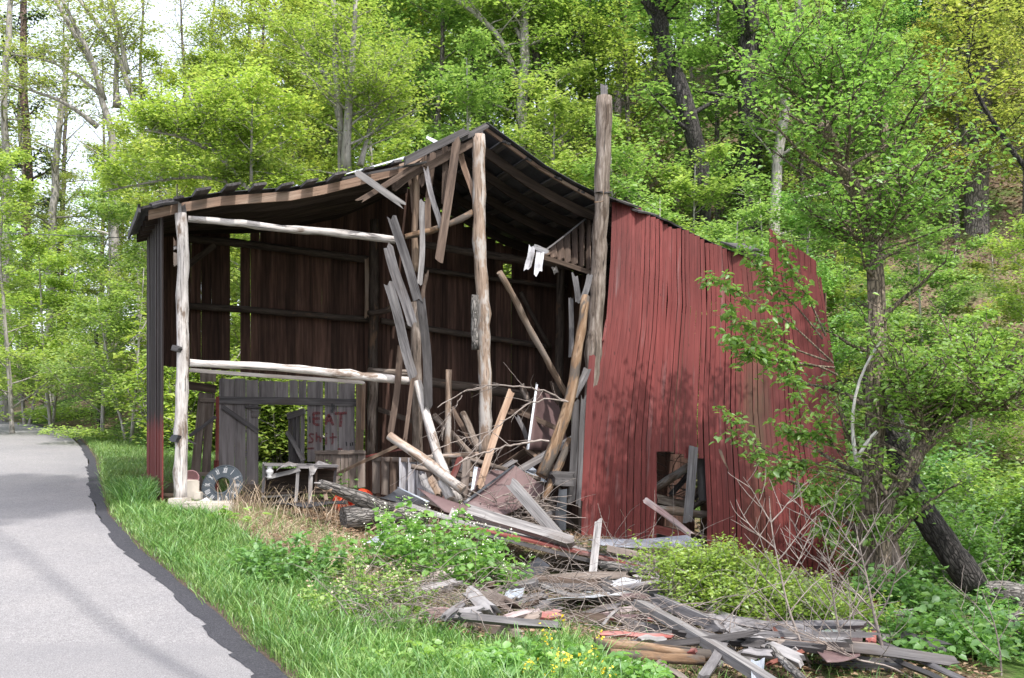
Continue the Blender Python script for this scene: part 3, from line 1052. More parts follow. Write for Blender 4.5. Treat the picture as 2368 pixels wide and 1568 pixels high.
# broken boards hanging from the gable -------------------------------------------------
HB = [
    ('2', 335, 830, 535, 1475, 72, -.25, -.20, 'gray', 0), ('2', 300, 1050, 478, 1650, 76, -.30, -.25, 'gray', .1),
    ('4', 268, 78, 445, 700, 66, -.38, -.30, 'gray', 0), ('4', 500, 182, 552, 905, 62, -.20, -.10, 'darkgray', 0),
    ('2', 575, 695, 548, 1325, 42, -.15, -.2, 'palegray', 0), ('2', 595, 450, 705, 885, 42, -.05, -.1, 'gray', 0),
    ('2', 838, 225, 700, 1155, 66, -.15, -.25, 'brown', .1), ('2', 745, 270, 742, 705, 46, .05, .05, 'brown', 0),
    ('2', 868, 310, 985, 720, 46, .05, .0, 'rafter', 0), ('2', 640, 310, 612, 930, 46, .2, .2, 'brown', 0),
    ('2', 590, 340, 560, 560, 44, .1, .1, 'brown', 0), ('2', 470, 545, 520, 830, 40, .3, .3, 'brown', 0),
    ('4', 362, 490, 285, 1100, 44, -.05, .05, 'brown', .2), ('4', 440, 700, 385, 1140, 28, .0, .0, 'brown', 0),
    ('2', 595, 1260, 575, 1480, 30, .1, .1, 'brown', 0)]
for c, x1, y1, x2, y2, w, s1, s2, mt, rl in HB:
    cboard('hanging_board', c, x1, y1, s1, x2, y2, s2, w, mt, jag=.10, warp=.02, roll=rl, nseg=7)
cboard('ridge_beam', '2', 430, 385, -.12, 905, 150, -.12, 58, 'darkgray', th=.07, jag=.08)
cboard('ridge_board', '2', 880, 205, -.06, 1068, 105, -.1, 44, 'darkgray', th=.03)
cboard('gable_rafter', '2', 600, 440, .02, 960, 235, -.02, 58, 'brown', th=.06)
cboard('gable_rafter', '2', 330, 590, .12, 560, 425, .08, 75, 'brown', th=.06)
cboard('gable_board', '2', 85, 685, -.20, 560, 395, -.02, 42, 'brown', jag=.14)
cboard('gable_board', '2', 62, 480, -.24, 405, 715, -.28, 52, 'palegray', jag=.09)
cboard('gable_board', '2', -60, 520, -.08, 600, 390, -.06, 18, 'darkgray')
# eave board blocks at far left
board('fascia_board', bp(-.42, -.15, rh(-.42, 0) - .03), bp(-.42, DEP + .1, rh(-.42, DEP) - .03), .10, .03, M['darkgray'], B, face=Vector((-1, -.3, 0)), jag=.06)
board('fascia_board', S(352, 474, -.16), S(404, 465, -.16), .10, .03, M['darkgray'], B, face=Vector((-.3, -.6, .6)), jag=.05)
# small yellowish blocks behind the left post
for (y0, y1, mt) in ((1050, 1075, 'palegray'), (1120, 1200, 'tan'), (1000, 1035, 'brown')):
    cboard('spacer_block', '1', 396, y0, .05, 397, y1, .05, 30, mt, th=.06, nseg=1)
cboard('spacer_block', '3', 345, 340, -.02, 385, 350, -.12, 40, 'darkgray', th=.06, nseg=1)
cboard('spacer_block', '3', 330, 965, -.02, 365, 968, -.1, 50, 'black', th=.06, nseg=1)

# broken loft floor piece by the tall post
LF = empty('loft_flap', S(1330, 600, .3) - B.location, B)
for i in range(7):
    f0 = i / 7; f1 = (i + .93) / 7
    a = cv('2', 1510 + (1905 - 1510) * f0, 1105 - (1105 - 790) * f0); b_ = cv('2', 1510 + (1905 - 1510) * f1, 1105 - (1105 - 790) * f1)
    c1_ = cv('2', 1520 + (1900 - 1520) * f0, 1110 + (1250 - 1110) * f0); d1_ = cv('2', 1520 + (1900 - 1520) * f1, 1110 + (1250 - 1110) * f1)
    p1 = (S(*a, .9) + S(*b_, .9)) / 2; p2 = (S(*c1_, .0) + S(*d1_, .0)) / 2
    if (p1 - p2).length > .06:
        board('board', p1, p2, .105, .02, M['brown'], LF, face=Vector((.3, -.5, -.8)), jag=.02, nseg=2)
cboard('loft_joist', '2', 1455, 1118, -.05, 1900, 1260, 0, 34, 'brown', th=.08)
cboard('loft_edge', '2', 1505, 1100, .1, 1910, 790, .7, 12, 'gray')
for (x1, y1, x2, y2, w) in ((1425, 1065, 1395, 1225, 52), (1490, 1105, 1475, 1250, 62), (1440, 1055, 1555, 1090, 40)):
    cboard('loft_scrap', '2', x1, y1, -.15, x2, y2, -.18, w, 'whitewash', jag=.12, th=.012, warp=.02)
cboard('loft_scrap', '2', 1600, 1215, .1, 1615, 1250, .1, 40, 'palegray', th=.01)

# ------------------------------------------------------------------ plank wall with doors and lettering
PW = empty('plank_wall', S(600, 1140, 3.7) - B.location, B)
sp = 3.72


def pb(x1, y1, x2, y2, w, mat='plank', s=sp, parent=None, name='board', th=.022, **k):
    a = cv('G', x1, y1); b_ = cv('G', x2, y2)
    wm = wpx(w * .2211, (a[0] + b_[0]) / 2, s)
    kk = dict(jag=.015, warp=.004, nseg=4, face=Vector((.358, -.934, 0)))
    kk.update(k)
    return board(name, S(*a, s), S(*b_, s), wm, th, M[mat], parent or PW, **kk)


for (xa, xb, y0, y1) in ((465, 622, 45, 985), (627, 738, 50, 1200), (747, 868, 60, 1250), (876, 1034, 72, 262), (1041, 1186, 75, 262),
                         (1197, 1284, 62, 262), (1293, 1372, 68, 262), (1384, 1546, 70, 905), (1566, 1700, 85, 900), (1707, 1880, 90, 900)):
    pb((xa + xb) / 2, y0, (xa + xb) / 2 + RS.uniform(-3, 3), y1, xb - xa, jag=.03)
pb(460, 262, 1892, 290, 78, 'gray', sp - .035, name='batten')
pb(505, 340, 866, 590, 48, 'gray', sp - .035, name='batten')
pb(735, 335, 900, 345, 28, 'darkgray', sp - .05, name='hinge')
pb(797, 400, 873, 402, 82, 'gray', sp - .03, name='patch_board')
# left leaning pair
pb(295, 185, 212, 1020, 88, 'crate', sp - .02, w2=.14); pb(372, 195, 325, 1020, 86, 'crate', sp - .02)
pb(345, -20, 345, 70, 160, 'crate', sp - .01)
pb(135, 108, 428, 152, 88, 'brown', sp - .06, name='batten')
pb(258, 262, 422, 266, 44, 'crate', sp - .05, name='batten')
pb(150, 640, 425, 438, 34, 'gray', sp - .07, name='batten')
pb(120, 675, 215, 722, 22, 'palegray', sp - .9, name='batten')
pb(443, 228, 440, 895, 34, 'redold', sp - .04, name='batten'); pb(432, 890, 430, 1290, 50, 'redold', sp - .02)
pb(205, 1035, 460, 1035, 40, 'crate', sp - .07, name='batten')
pb(230, 1070, 300, 1240, 90, 'crate', sp - .1)
pb(735, 1170, 885, 1168, 52, 'crate', sp - .1); pb(735, 1225, 885, 1222, 52, 'darkgray', sp - .1); pb(735, 1272, 885, 1272, 40, 'crate', sp - .1)
# half-open door
HD = empty('half_open_door', S(690, 1070, 3.4) - B.location, B)
for i in range(4):
    f = (i + .5) / 4
    xa = 1188 + (1350 - 1188) * f
    ya = 405 - 55 * f
    a = cv('G', xa, ya); b_ = cv('G', xa + 2, 935)
    board('board', S(*a, 3.55 - .5 * f), S(*b_, 3.55 - .5 * f), .075, .02, M['gray'], HD, face=Vector((.8, -.6, 0)), jag=.02, nseg=3)
a = cv('G', 1178, 435); b_ = cv('G', 1355, 378)
board('batten', S(*a, 3.48), S(*b_, 2.98), .10, .02, M['palegray'], HD, nseg=2)
a = cv('G', 1172, 600); b_ = cv('G', 1342, 890)
board('batten', S(*a, 3.46), S(*b_, 2.96), .07, .02, M['palegray'], HD, nseg=5, jag=.08)
# low plank partitions
LP = empty('low_partition', S(800, 1120, 3.3) - B.location, B)
for i in range(6):
    xa = 1465 + i * 88
    pb(xa + 42, 790, xa + 42, 1175, 82, 'crate', 3.2, LP)
pb(1460, 812, 1990, 815, 34, 'crate', 3.16, LP, 'batten')
for i in range(12):
    xa = 1722 + i * 62
    a = cv('3', xa + 28, 1098 + i * 1.5); b_ = cv('3', xa + 28, 1345 + 12 * i)
    mt = ['crate', 'crate', 'brown', 'whitewash', 'whitewash', 'whitewash', 'crate', 'crate', 'crate', 'gray', 'crate', 'brown'][i]
    board('board', S(*a, 2.3 - .1 * i), S(*b_, 2.3 - .1 * i), wpx(56 * .3317, a[0], 2), .022, M[mt], LP, jag=.02, nseg=2, face=Vector((.358, -.934, 0)))
a = cv('3', 1720, 1108); b_ = cv('3', 2450, 1120)
board('batten', S(*a, 2.34), S(*b_, 1.15), .07, .02, M['crate'], LP, nseg=3)
cboard('rail_board', '3', 1468, 1222, 2.6, 1955, 985, 2.0, 24, 'tan', th=.03)
cboard('rail_board', '3', 1690, 1088, 2.4, 2050, 1020, 1.9, 14, 'redold', th=.03)

# painted lettering on the grey planks: thin brushed strokes
def paintmat():
    m, nt = newmat('faded_red_paint'); t = NT(nt)
    pos = t.n("NewGeometry").outputs['Position']
    c = t.mix(t.noise(pos, 30, 5, .7), (.15, .025, .03), (.27, .07, .08))
    p = t.n("BsdfPrincipled"); t.l(c, p.inputs['Base Color']); p.inputs['Roughness'].default_value = .8
    tr = t.n("BsdfTransparent"); mx = t.n("MixShader")
    f = t.ramp(t.noise(pos, 45, 5, .75), [(.30, (.1, .1, .1)), (.58, (.85, .85, .85))])
    t.l(f, mx.inputs[0]); t.l(tr.outputs[0], mx.inputs[1]); t.l(p.outputs[0], mx.inputs[2])
    o = t.n("OutputMaterial"); t.l(mx.outputs[0], o.inputs[0])
    return m


M['paint'] = paintmat()


def strokes(name, lines, w, s, mat, parent, c='G'):
    mb = MB()
    nrm = Vector((.358, -.934, 0))
    for ln in lines:
        pts = [S(*cv(c, x, y), s) for x, y in ln]
        P = [Vector(p) for p in smooth_poly(pts, max(4, len(pts) * 3))]
        vs = []
        for i, p in enumerate(P):
            d = (P[min(i + 1, len(P) - 1)] - P[max(i - 1, 0)]).normalized()
            n2 = nrm.cross(d).normalized()
            ww = w * (.85 + .3 * RS.random()) / 2
            vs += [p + n2 * ww, p - n2 * ww, p + n2 * ww + nrm * .001, p - n2 * ww + nrm * .001]
        fs = []
        for i in range(len(P) - 1):
            a = i * 4
            fs.append((a + 2, a + 3, a + 7, a + 6))
        mb.add(vs, fs)
    return link(name, mb.mesh(name), mat, parent)


sl_ = sp - .022
strokes('painted_word', [[(1520, 400), (1475, 400), (1445, 402), (1450, 460), (1448, 500), (1462, 520), (1512, 522)], [(1448, 458), (1515, 456)],
                         [(1575, 520), (1588, 460), (1608, 405), (1630, 460), (1652, 528)], [(1588, 478), (1640, 478)],
                         [(1670, 402), (1735, 402), (1795, 398)], [(1733, 402), (1735, 470), (1728, 545)]], .045, sl_, M['paint'], PW)
strokes('painted_word', [[(1452, 622), (1420, 612), (1402, 632), (1420, 655), (1445, 680), (1432, 708), (1395, 705)],
                         [(1480, 600), (1480, 700)], [(1480, 655), (1505, 640), (1522, 658), (1520, 705)], [(1582, 650), (1580, 730)], [(1583, 605), (1584, 616)],
                         [(1648, 605), (1650, 700), (1640, 730)], [(1615, 655), (1690, 650)]], .03, sl_, M['paint'], PW)
strokes('painted_line', [[(1385, 770), (1455, 768)], [(1700, 775), (1750, 778)]], .03, sl_, M['paint'], PW)
strokes('dark_stain', [[(1640, 300), (1648, 340), (1644, 395)], [(1656, 310), (1660, 350)]], .04, sp - .05, M['black'], PW)
strokes('dark_stain', [[(1408, 435), (1412, 500)], [(1790, 700), (1795, 745)], [(1832, 710), (1836, 745)], [(1855, 705), (1858, 740)]], .02, sl_, M['black'], PW)

# ------------------------------------------------------------------ things standing in and before the barn
# ground floor litter board / clock dial
def clock():
    c = S(514, 1122, .2)
    root = empty('clock_dial', (c.x, c.y, c.z - .26))
    tag(root, 'round slate blue clock dial with white Roman numerals leaning by the white post', 'clock')
    R, r = .285, .108
    M0 = Matrix.Rotation(math.radians(-12), 4, 'Z') @ Matrix.Rotation(math.radians(90 - 26), 4, 'X')
    T = Matrix.Translation(c) @ M0
    n = 64; V = []; F = []
    prof_ = [(r, .014), (r, -.014), (R, -.014), (R + .004, 0), (R, .014), (R - .012, .017), (r + .03, .010), (r + .026, .016), (r, .016)]
    prof_ = [(r, -.014), (R, -.014), (R + .003, .0), (R, .014), (R - .012, .016), (R - .014, .009), (r + .03, .009), (r + .026, .017), (r, .016)]
    k = len(prof_)
    for i in range(n):
        a = 2 * math.pi * i / n
        for (q, z) in prof_: V.append((q * math.cos(a), q * math.sin(a), z))
    for i in range(n):
        for j in range(k):
            a = i * k + j; b_ = i * k + (j + 1) % k; i2 = (i + 1) % n
            F.append((a, i2 * k + j, i2 * k + (j + 1) % k, b_))
    me = bpy.data.meshes.new('dial'); me.from_pydata(V, [], F); me.update()
    link('dial', me, M['slate'], root, T)
    num = ['XII', 'I', 'II', 'III', 'IV', 'V', 'VI', 'VII', 'VIII', 'IX', 'X', 'XI']
    H = .072
    for i, s_ in enumerate(num):
        mb = MB()
        ang = math.radians(90 - 30 * i)
        rad = Vector((math.cos(ang), math.sin(ang), 0)); tan = Vector((math.sin(ang), -math.cos(ang), 0))
        gl = []
        wid = {'I': .014, 'V': .03, 'X': .03}
        tot = sum(wid[ch] for ch in s_); x = -tot / 2
        for ch in s_:
            w = wid[ch]; xc = x + w / 2
            if ch == 'I': gl.append(((xc, -H / 2), (xc, H / 2)))
            if ch == 'V': gl += [((xc - w * .35, H / 2), (xc, -H / 2)), ((xc + w * .35, H / 2), (xc, -H / 2))]
            if ch == 'X': gl += [((xc - w * .35, H / 2), (xc + w * .35, -H / 2)), ((xc + w * .35, H / 2), (xc - w * .35, -H / 2))]
            x += w
        cr = (R + r) / 2 + .012
        for (p, q) in gl:
            p = rad * (cr + p[1]) + tan * p[0]; q = rad * (cr + q[1]) + tan * q[0]
            d = (q - p).normalized(); nn = Vector((-d.y, d.x, 0)) * .0028
            z = Vector((0, 0, .0105))
            mb.add([p + nn + z, q + nn + z, q - nn + z, p - nn + z], [(3, 2, 1, 0)])
        if i % 1 == 0:
            pc = rad * (R - .022)
            vs = []
            for a in range(10):
                for q in (.006, .0042):
                    vs.append(pc + Vector((math.cos(a * .628) * q, math.sin(a * .628) * q, .0105)))
            mb.add(vs, [(a * 2, a * 2 + 1, (a * 2 + 3) % 20, (a * 2 + 2) % 20) for a in range(10)])
        link('numeral', mb.mesh('numeral'), M['white'], root, T)
    return root


clock()


def lathe(name, prof_, mat, parent=None, mw=None, n=28):
    V = []; F = []; k = len(prof_)
    for i in range(n):
        a = 2 * math.pi * i / n
        for q, z in prof_: V.append((q * math.cos(a), q * math.sin(a), z))
    for i in range(n):
        for j in range(k - 1):
            a = i * k + j; i2 = ((i + 1) % n) * k + j
            F.append((a, i2, i2 + 1, a + 1))
    me = bpy.data.meshes.new(name); me.from_pydata(V, [], F)
    me.polygons.foreach_set("use_smooth", [True] * len(F)); me.update()
    return link(name, me, mat, parent, mw)


def block(name, c, size, rz, mat, label, cat, holes=False, rx=0):
    """rough block with worn edges"""
    import bmesh
    bm = bmesh.new(); bmesh.ops.create_cube(bm, size=1)
    for v in bm.verts: v.co = Vector((v.co.x * size[0], v.co.y * size[1], v.co.z * size[2]))
    bmesh.ops.bevel(bm, geom=bm.edges[:], offset=min(size) * .08, segments=2, affect='EDGES')
    bmesh.ops.subdivide_edges(bm, edges=bm.edges[:], cuts=1)
    for v in bm.verts: v.co += Vector((RS.uniform(-1, 1), RS.uniform(-1, 1), RS.uniform(-1, 1))) * min(size) * .025
    me = bpy.data.meshes.new(name); bm.to_mesh(me); bm.free()
    o = link(name, me, mat, None, Matrix.Translation(c) @ Euler((rx, 0, rz)).to_matrix().to_4x4())
    if label: tag(o, label, cat)
    return o


def gpos(c, x, y, Y, dz=0):
    """pixel column x at distance Y, resting on the ground"""
    a = cv(c, x, y)
    X = (a[0] - 1183.5) / FP * Y
    return Vector((X, Y, ghf(X, Y) + dz))


def spos(c, x, y, s):
    return S(*cv(c, x, y), s)


p = spos('G', 180, 1200, .35); block('concrete_block', p, (.18, .2, .26), .3, M['concrete'], 'beige concrete block standing right behind the white corner post', 'concrete block')
p = spos('G', 240, 1265, .2); block('concrete_block', p, (.1, .18, .1), .1, M['concrete'], 'small beige block lying between the white post and the clock dial', 'concrete block')
p = spos('G', 350, 1420, -.35); block('concrete_slab', p, (.62, .45, .22), .2, M['concrete'], 'pale concrete footing slab in front of the white corner post', 'slab')
p = spos('G', 50, 1335, -.15); block('foundation_stone', p, (.2, .25, .12), -.2, M['concrete'], 'pale footing stone under the white corner post', 'stone')
sheet('plastic_sheet', [spos('G', 40, 1310, -.1), spos('G', 330, 1290, .1), spos('G', 575, 1395, -.25), spos('G', 200, 1345, -.45)], M['white'], None, .004, .03,
      'crumpled white sheet with a red edge lying over the concrete slab', 'plastic sheet', crinkle=.012)
lathe('bowl', [(.0, .0), (.05, .0), (.085, .06), (.10, .11), (.107, .112), (.09, .05), (.05, .012)], M['mauve'], None,
      Matrix.Translation(spos('G', 165, 1110, .4)) @ Euler((1.0, .5, 0)).to_matrix().to_4x4())
tag(bpy.context.scene.objects['bowl'], 'broken maroon plastic planter on the block beside the white post', 'planter')


# wrecked cabinet
def cabinet():
    root = empty('wrecked_cabinet', spos('G', 1300, 1390, .3))
    tag(root, 'wrecked wooden cabinet frame with empty drawer openings and peeling top', 'cabinet')

    def q(x1, y1, s1, x2, y2, s2, w, mt, name, th=.03, **k):
        return cboard(name, 'G', x1, y1, s1, x2, y2, s2, w, mt, root, th=th, nseg=3, warp=.004, **k)
    q(932, 925, .35, 918, 1360, .35, 34, 'palegray', 'upright', .04)
    q(1288, 975, .05, 1260, 1345, .05, 34, 'palegray', 'upright', .04)
    q(1425, 965, -.05, 1412, 1345, -.05, 44, 'palegray', 'upright', .03, w2=.05)
    q(1680, 975, .2, 1655, 1250, .2, 28, 'darkgray', 'upright', .04)
    q(1480, 990, .3, 1470, 1200, .3, 24, 'brown', 'upright', .04)
    q(920, 935, .4, 1680, 950, .3, 18, 'gray', 'top_rail', .5, face=Vector((0, -1, 0)))
    q(970, 1075, .2, 1290, 990, .02, 44, 'palegray', 'drawer_rail', .02)
    q(1290, 965, .05, 1690, 970, .15, 22, 'gray', 'top_rail', .03)
    q(930, 1275, .1, 1200, 1255, .1, 22, 'palegray', 'shelf_edge', .03)
    q(1090, 1330, .15, 1240, 1240, .1, 46, 'gray', 'broken_panel', .015)
    q(930, 1235, .25, 1640, 1215, .25, 14, 'inside', 'shelf', .4, face=Vector((0, -1, 0)))
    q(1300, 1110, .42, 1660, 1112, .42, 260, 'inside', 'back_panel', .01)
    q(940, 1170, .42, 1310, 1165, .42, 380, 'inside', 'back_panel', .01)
    q(940, 1345, .2, 1640, 1300, .2, 14, 'inside', 'bottom', .4, face=Vector((0, -1, 0)))
    q(1560, 1190, .1, 1590, 1340, .0, 40, 'tan', 'broken_panel', .015)
    sheet('curled_top', [spos('G', 1370, 935, .1), spos('G', 1500, 905, .3), spos('G', 1665, 960, .3), spos('G', 1690, 972, .1)], M['gray'], root, .012, .05)
    sheet('curled_top', [spos('G', 1060, 995, .0), spos('G', 1270, 950, .0), spos('G', 1290, 935, .45), spos('G', 1090, 940, .45)], M['palegray'], root, .01, .03, crinkle=.012)
    sheet('torn_veneer', [spos('G', 1395, 965, -.08), spos('G', 1490, 970, -.05), spos('G', 1450, 1040, -.09), spos('G', 1410, 1060, -.09)], M['palegray'], root, .01, .02, crinkle=.006)
    lathe('turned_knob', [(.0, -.11), (.03, -.11), (.045, -.09), (.03, -.06), (.05, -.03), (.052, 0), (.035, .02), (.045, .05), (.03, .08), (0, .085)], M['white'], root,
          Matrix.Translation(spos('G', 990, 1000, .2)), 16)
    return root


cabinet()


def bucket(c, tilt, label):
    root = empty('bucket', c)
    tag(root, label, 'bucket')
    T = Matrix.Translation(c) @ Euler(tilt).to_matrix().to_4x4()
    lathe('body', [(.0, .0), (.10, .0), (.115, .01), (.14, .27), (.152, .275), (.152, .30), (.14, .305), (.13, .27), (.108, .02), (0, .012)], M['orangeplastic'], root, T)
    P = smooth_poly([(.145, 0, .28), (.13, .09, .33), (0, .17, .34), (-.13, .09, .33), (-.145, 0, .28)], 12)
    V, F = tube(P, np.full(12, .004), 5)
    link('handle', mesh_np('handle', V, F, True), M['tindark'], root, T)


bucket(spos('G', 1985, 1225, 1.0), (2.6, .2, 0), 'orange red plastic bucket lying upturned behind the fallen log')
bucket(spos('G', 1725, 1325, .0), (1.7, .3, .6), 'orange red plastic bucket half hidden under the fallen log branch')

# forked fallen log
def fallen():
    root = empty('fallen_log', spos('7', 800, 560, -1.0))
    tag(root, 'thick forked log with rough grey bark lying before the cabinet', 'log')
    clog('trunk', '7', [(640, 470), (760, 455), (900, 440), (1050, 430), (1210, 455)], -1.05, -.9, 165, 150, 'barklog', root, k=16, jit=.08)
    clog('branch', '7', [(480, 232), (560, 250), (640, 285), (740, 330), (860, 385), (960, 420)], -1.2, -1.0, 62, 115, 'barklog', root, k=14, jit=.10, knots=2)
    clog('splinter', '7', [(440, 228), (500, 232), (540, 250)], -1.2, -1.2, 10, 36, 'palegray', root, k=6)
    clog('splinter', '7', [(450, 258), (500, 262), (560, 280)], -1.18, -1.2, 8, 40, 'tan', root, k=6)
    return root


fallen()

# loose planks, beams, poles and sheets: each its own thing --------------------
DEB = []


def fit(c, x, y, s, hw=0.0, lift=.13):
    """keep a piece of the heap above the ground; pieces well out front rest on it"""
    a = cv(c, x, y)
    if s > -1.3: return s
    Yg = Gy(a[0], a[1] + hw)
    Yg *= 1 - lift / max(.6, EYE - ghf((a[0] - 1183.5) / FP * Yg, Yg))
    Y = Yg if s <= -3.4 else min(Ys(a[0], s), Yg)
    return Y * (.934 - .358 * (a[0] - 1183.5) / FP) - NA


def th(kind, label, cat, c, x1, y1, s1, x2, y2, s2, w, mat, thk=.03, roll=0.0, jag=.08, group=None, mid=None, w2=None, warp=.012):
    if c != 'G':
        hw = w * CROP[c][2] * .4
        s1 = fit(c, x1, y1, s1, hw); s2 = fit(c, x2, y2, s2, hw)
    if kind == 'log':
        pts = [(x1, y1)] + (mid or []) + [(x2, y2)]
        o = clog(cat.replace(' ', '_'), c, pts, s1, s2, w, w2 or w, mat, None, knots=2)
    else:
        o = cboard(cat.replace(' ', '_'), c, x1, y1, s1, x2, y2, s2, w, mat, None, th=thk, roll=roll, jag=jag, warp=warp, nseg=7, strips=4)
    tag(o, label, cat, group)
    DEB.append(o)
    return o


# inside the barn
th('log', 'short upright tan pole standing left of the ridge post', 'pole', '4', 690, 660, .8, 678, 1330, .8, 42, 'peeled', w2=52)
th('log', 'grey pole leaning low left of the ridge post base', 'pole', '4', 585, 980, 1.4, 900, 1310, .6, 44, 'oldpost')
th('log', 'short thick pole leaning against the ridge post from the left', 'pole', '4', 785, 960, 1.1, 900, 1230, .7, 46, 'oldpost', w2=56)
th('b', 'dark slat leaning behind the short upright pole', 'plank', '4', 710, 930, 1.6, 860, 1180, 1.2, 34, 'brown')
th('b', 'fresh orange tan board leaning right of the ridge post', 'plank', '4', 1120, 815, -.1, 900, 1470, -.7, 50, 'orange', .05)
th('log', 'tan log with a notched square end sloping down before the ridge post', 'log', '4', 275, 1120, -.3, 790, 1500, -1.0, 62, 'peeled', mid=[(520, 1290)], w2=74)
th('log', 'short peeled stump of wood under the notched log', 'log', '4', 640, 1430, -.7, 700, 1560, -.8, 70, 'bleached')
th('b', 'broken pale board end behind the stump of wood', 'plank', '4', 505, 1400, -.3, 560, 1530, -.5, 50, 'palegray', .05)
th('b', 'second pale board end beside the broken one behind the stump', 'plank', '4', 560, 1420, -.2, 620, 1520, -.4, 60, 'tan', .05)
th('b', 'upright splintered grey board behind the leaning maroon sheet', 'plank', '4', 810, 1300, -.2, 800, 1530, -.3, 55, 'crate', .04)
th('b', 'dark plank crossing the standing maroon sheet', 'plank', '4', 1195, 965, .3, 1450, 1070, .2, 36, 'brown', .05)
th('b', 'orange tan stick under the standing maroon sheet', 'plank', '4', 1235, 1215, .1, 1330, 1290, .0, 22, 'orange')
th('b', 'purple grey slat leaning left of the standing maroon sheet', 'plank', '4', 1170, 990, .8, 1240, 1160, .6, 30, 'gray')
th('b', 'short brown board wedged behind the standing maroon sheet', 'plank', '4', 1110, 955, .9, 1260, 945, .9, 34, 'brown')
th('log', 'small grey log end poking up behind the dead branches', 'log', '4', 1195, 765, 1.6, 1240, 880, 1.5, 44, 'oldpost')
th('b', 'thin brown board standing behind the long diagonal brace foot', 'plank', '4', 1415, 760, .8, 1440, 900, .8, 30, 'brown')
# by the tall post
th('log', 'crooked brown tree trunk with a rotten orange foot leaning by the tall post', 'log', '4', 1640, 150, -.55, 1335, 1400, -1.1, 62, 'rotlog',
   mid=[(1630, 250), (1605, 430), (1575, 620), (1545, 820), (1500, 1000), (1420, 1200)], w2=86)
th('b', 'grey forked board end above the crooked trunk', 'plank', '4', 1672, 5, -.55, 1622, 190, -.55, 42, 'gray', .05)
th('b', 'purple grey board end left of the crooked trunk top', 'plank', '4', 1568, 0, -.2, 1592, 195, -.2, 40, 'gray')
th('b', 'narrow purple grey board hanging left of the crooked trunk', 'plank', '4', 1542, 170, -.1, 1540, 575, -.1, 34, 'gray')
th('b', 'square grey beam end sticking up at the foot of the tall post', 'beam', '4', 1652, 660, -.6, 1565, 850, -.65, 52, 'gray', .1)
th('b', 'black weathered plank standing between crooked trunk and red wall', 'plank', '4', 1575, 875, -.75, 1545, 1580, -.85, 52, 'darkgray', .05)
th('b', 'grey weathered plank standing against the edge of the red wall', 'plank', '4', 1628, 860, -.72, 1590, 1600, -.85, 34, 'gray', .05)
th('log', 'second rotten log leaning below the crooked trunk', 'log', '4', 1535, 1150, -.6, 1350, 1570, -1.0, 52, 'rotlog')
th('b', 'dark square block at the foot of the black plank', 'block', '4', 1400, 1420, -.9, 1520, 1425, -.85, 100, 'darkgray', .2)
th('b', 'small grey board crossing beneath the rotten logs', 'plank', 'H', 1420, 910, -1.0, 1570, 830, -.9, 34, 'gray')
# the big heap in front
th('b', 'large cracked blue grey beam leaning on the heap', 'beam', 'H', 1190, 625, -1.6, 1600, 1090, -1.9, 92, 'palegray', .14, roll=.2)
th('b', 'wide weathered beam lying across the top of the heap', 'beam', 'H', 800, 840, -1.7, 1660, 1110, -2.3, 88, 'palegray', .12, roll=-.35, jag=.16)
th('b', 'grey plank lying from the white flowers up to the wide beam', 'plank', 'H', 285, 800, -1.5, 830, 985, -1.9, 46, 'palegray', .03, roll=-.3)
th('b', 'thin pale lath lying level above the white flowers', 'lath', '7', 895, 515, -1.5, 1350, 532, -1.7, 14, 'palegray', .02)
th('b', 'thin dry stick leaning left of the white flowers', 'stick', '7', 800, 580, -1.8, 1020, 398, -1.5, 9, 'tan', .02)
th('b', 'short wedge of pale wood standing beside the thin lath', 'wood scrap', 'H', 690, 830, -1.6, 640, 960, -1.8, 60, 'palegray', .03)
th('b', 'small upright splintered board stuck in the heap before the red wall', 'plank', '6', 272, 690, -2.2, 240, 985, -2.3, 42, 'palegray', .04, jag=.16)
th('b', 'faded pink board leaning up towards the hole in the red wall', 'plank', '6', 540, 565, -1.5, 790, 755, -1.7, 34, 'pinkish', .03)
th('b', 'brown grey board lying level under the siding panel', 'plank', '6', -60, 1005, -2.6, 432, 985, -2.8, 40, 'crate', .05)
th('b', 'grey board slanting behind the blue metal strip', 'plank', '6', 330, 835, -1.9, 600, 900, -2.0, 36, 'crate', .04)
th('log', 'rough grey log lying under the right end of the siding panel', 'log', '6', 290, 930, -2.5, 590, 975, -2.6, 46, 'barklog')
th('b', 'long squared pale beam sloping out of the heap to the bottom edge', 'beam', '6', 500, 1145, -4.2, 1300, 1620, -6.4, 48, 'palegray', .13, roll=.5)
th('b', 'broad cracked grey beam beside the long pale beam', 'beam', '6', 610, 1130, -4.0, 960, 1280, -4.5, 62, 'gray', .12, roll=.3, jag=.12)
th('b', 'bark edged grey plank continuing the broad cracked beam', 'plank', '6', 900, 1230, -4.4, 1400, 1470, -5.3, 66, 'palegray', .05, roll=-.5, jag=.14)
th('log', 'slim pale pole lying below the green bush', 'pole', '6', 862, 1168, -4.0, 1215, 1290, -4.4, 30, 'bleached')
th('log', 'thick bark covered pole lying between the beams at bottom right', 'log', '6', 1230, 1395, -5.2, 1440, 1590, -5.9, 46, 'barklog')
th('log', 'dark half rotten log lying behind the yellow flowers', 'log', '6', 250, 1370, -5.5, 900, 1440, -5.6, 70, 'rotlog')
th('log', 'second dark log lying lower behind the yellow flowers', 'log', '6', 330, 1430, -5.8, 860, 1470, -5.9, 60, 'rotlog')
th('b', 'peeling red board lying on the dark rotten log', 'plank', '6', 300, 1325, -5.6, 680, 1335, -5.5, 30, 'redold', .02, roll=-.6)
th('b', 'thin dark strip of wood crossing the long pale beam', 'lath', '6', 470, 1325, -5.6, 1060, 1288, -5.2, 16, 'darkgray', .02)
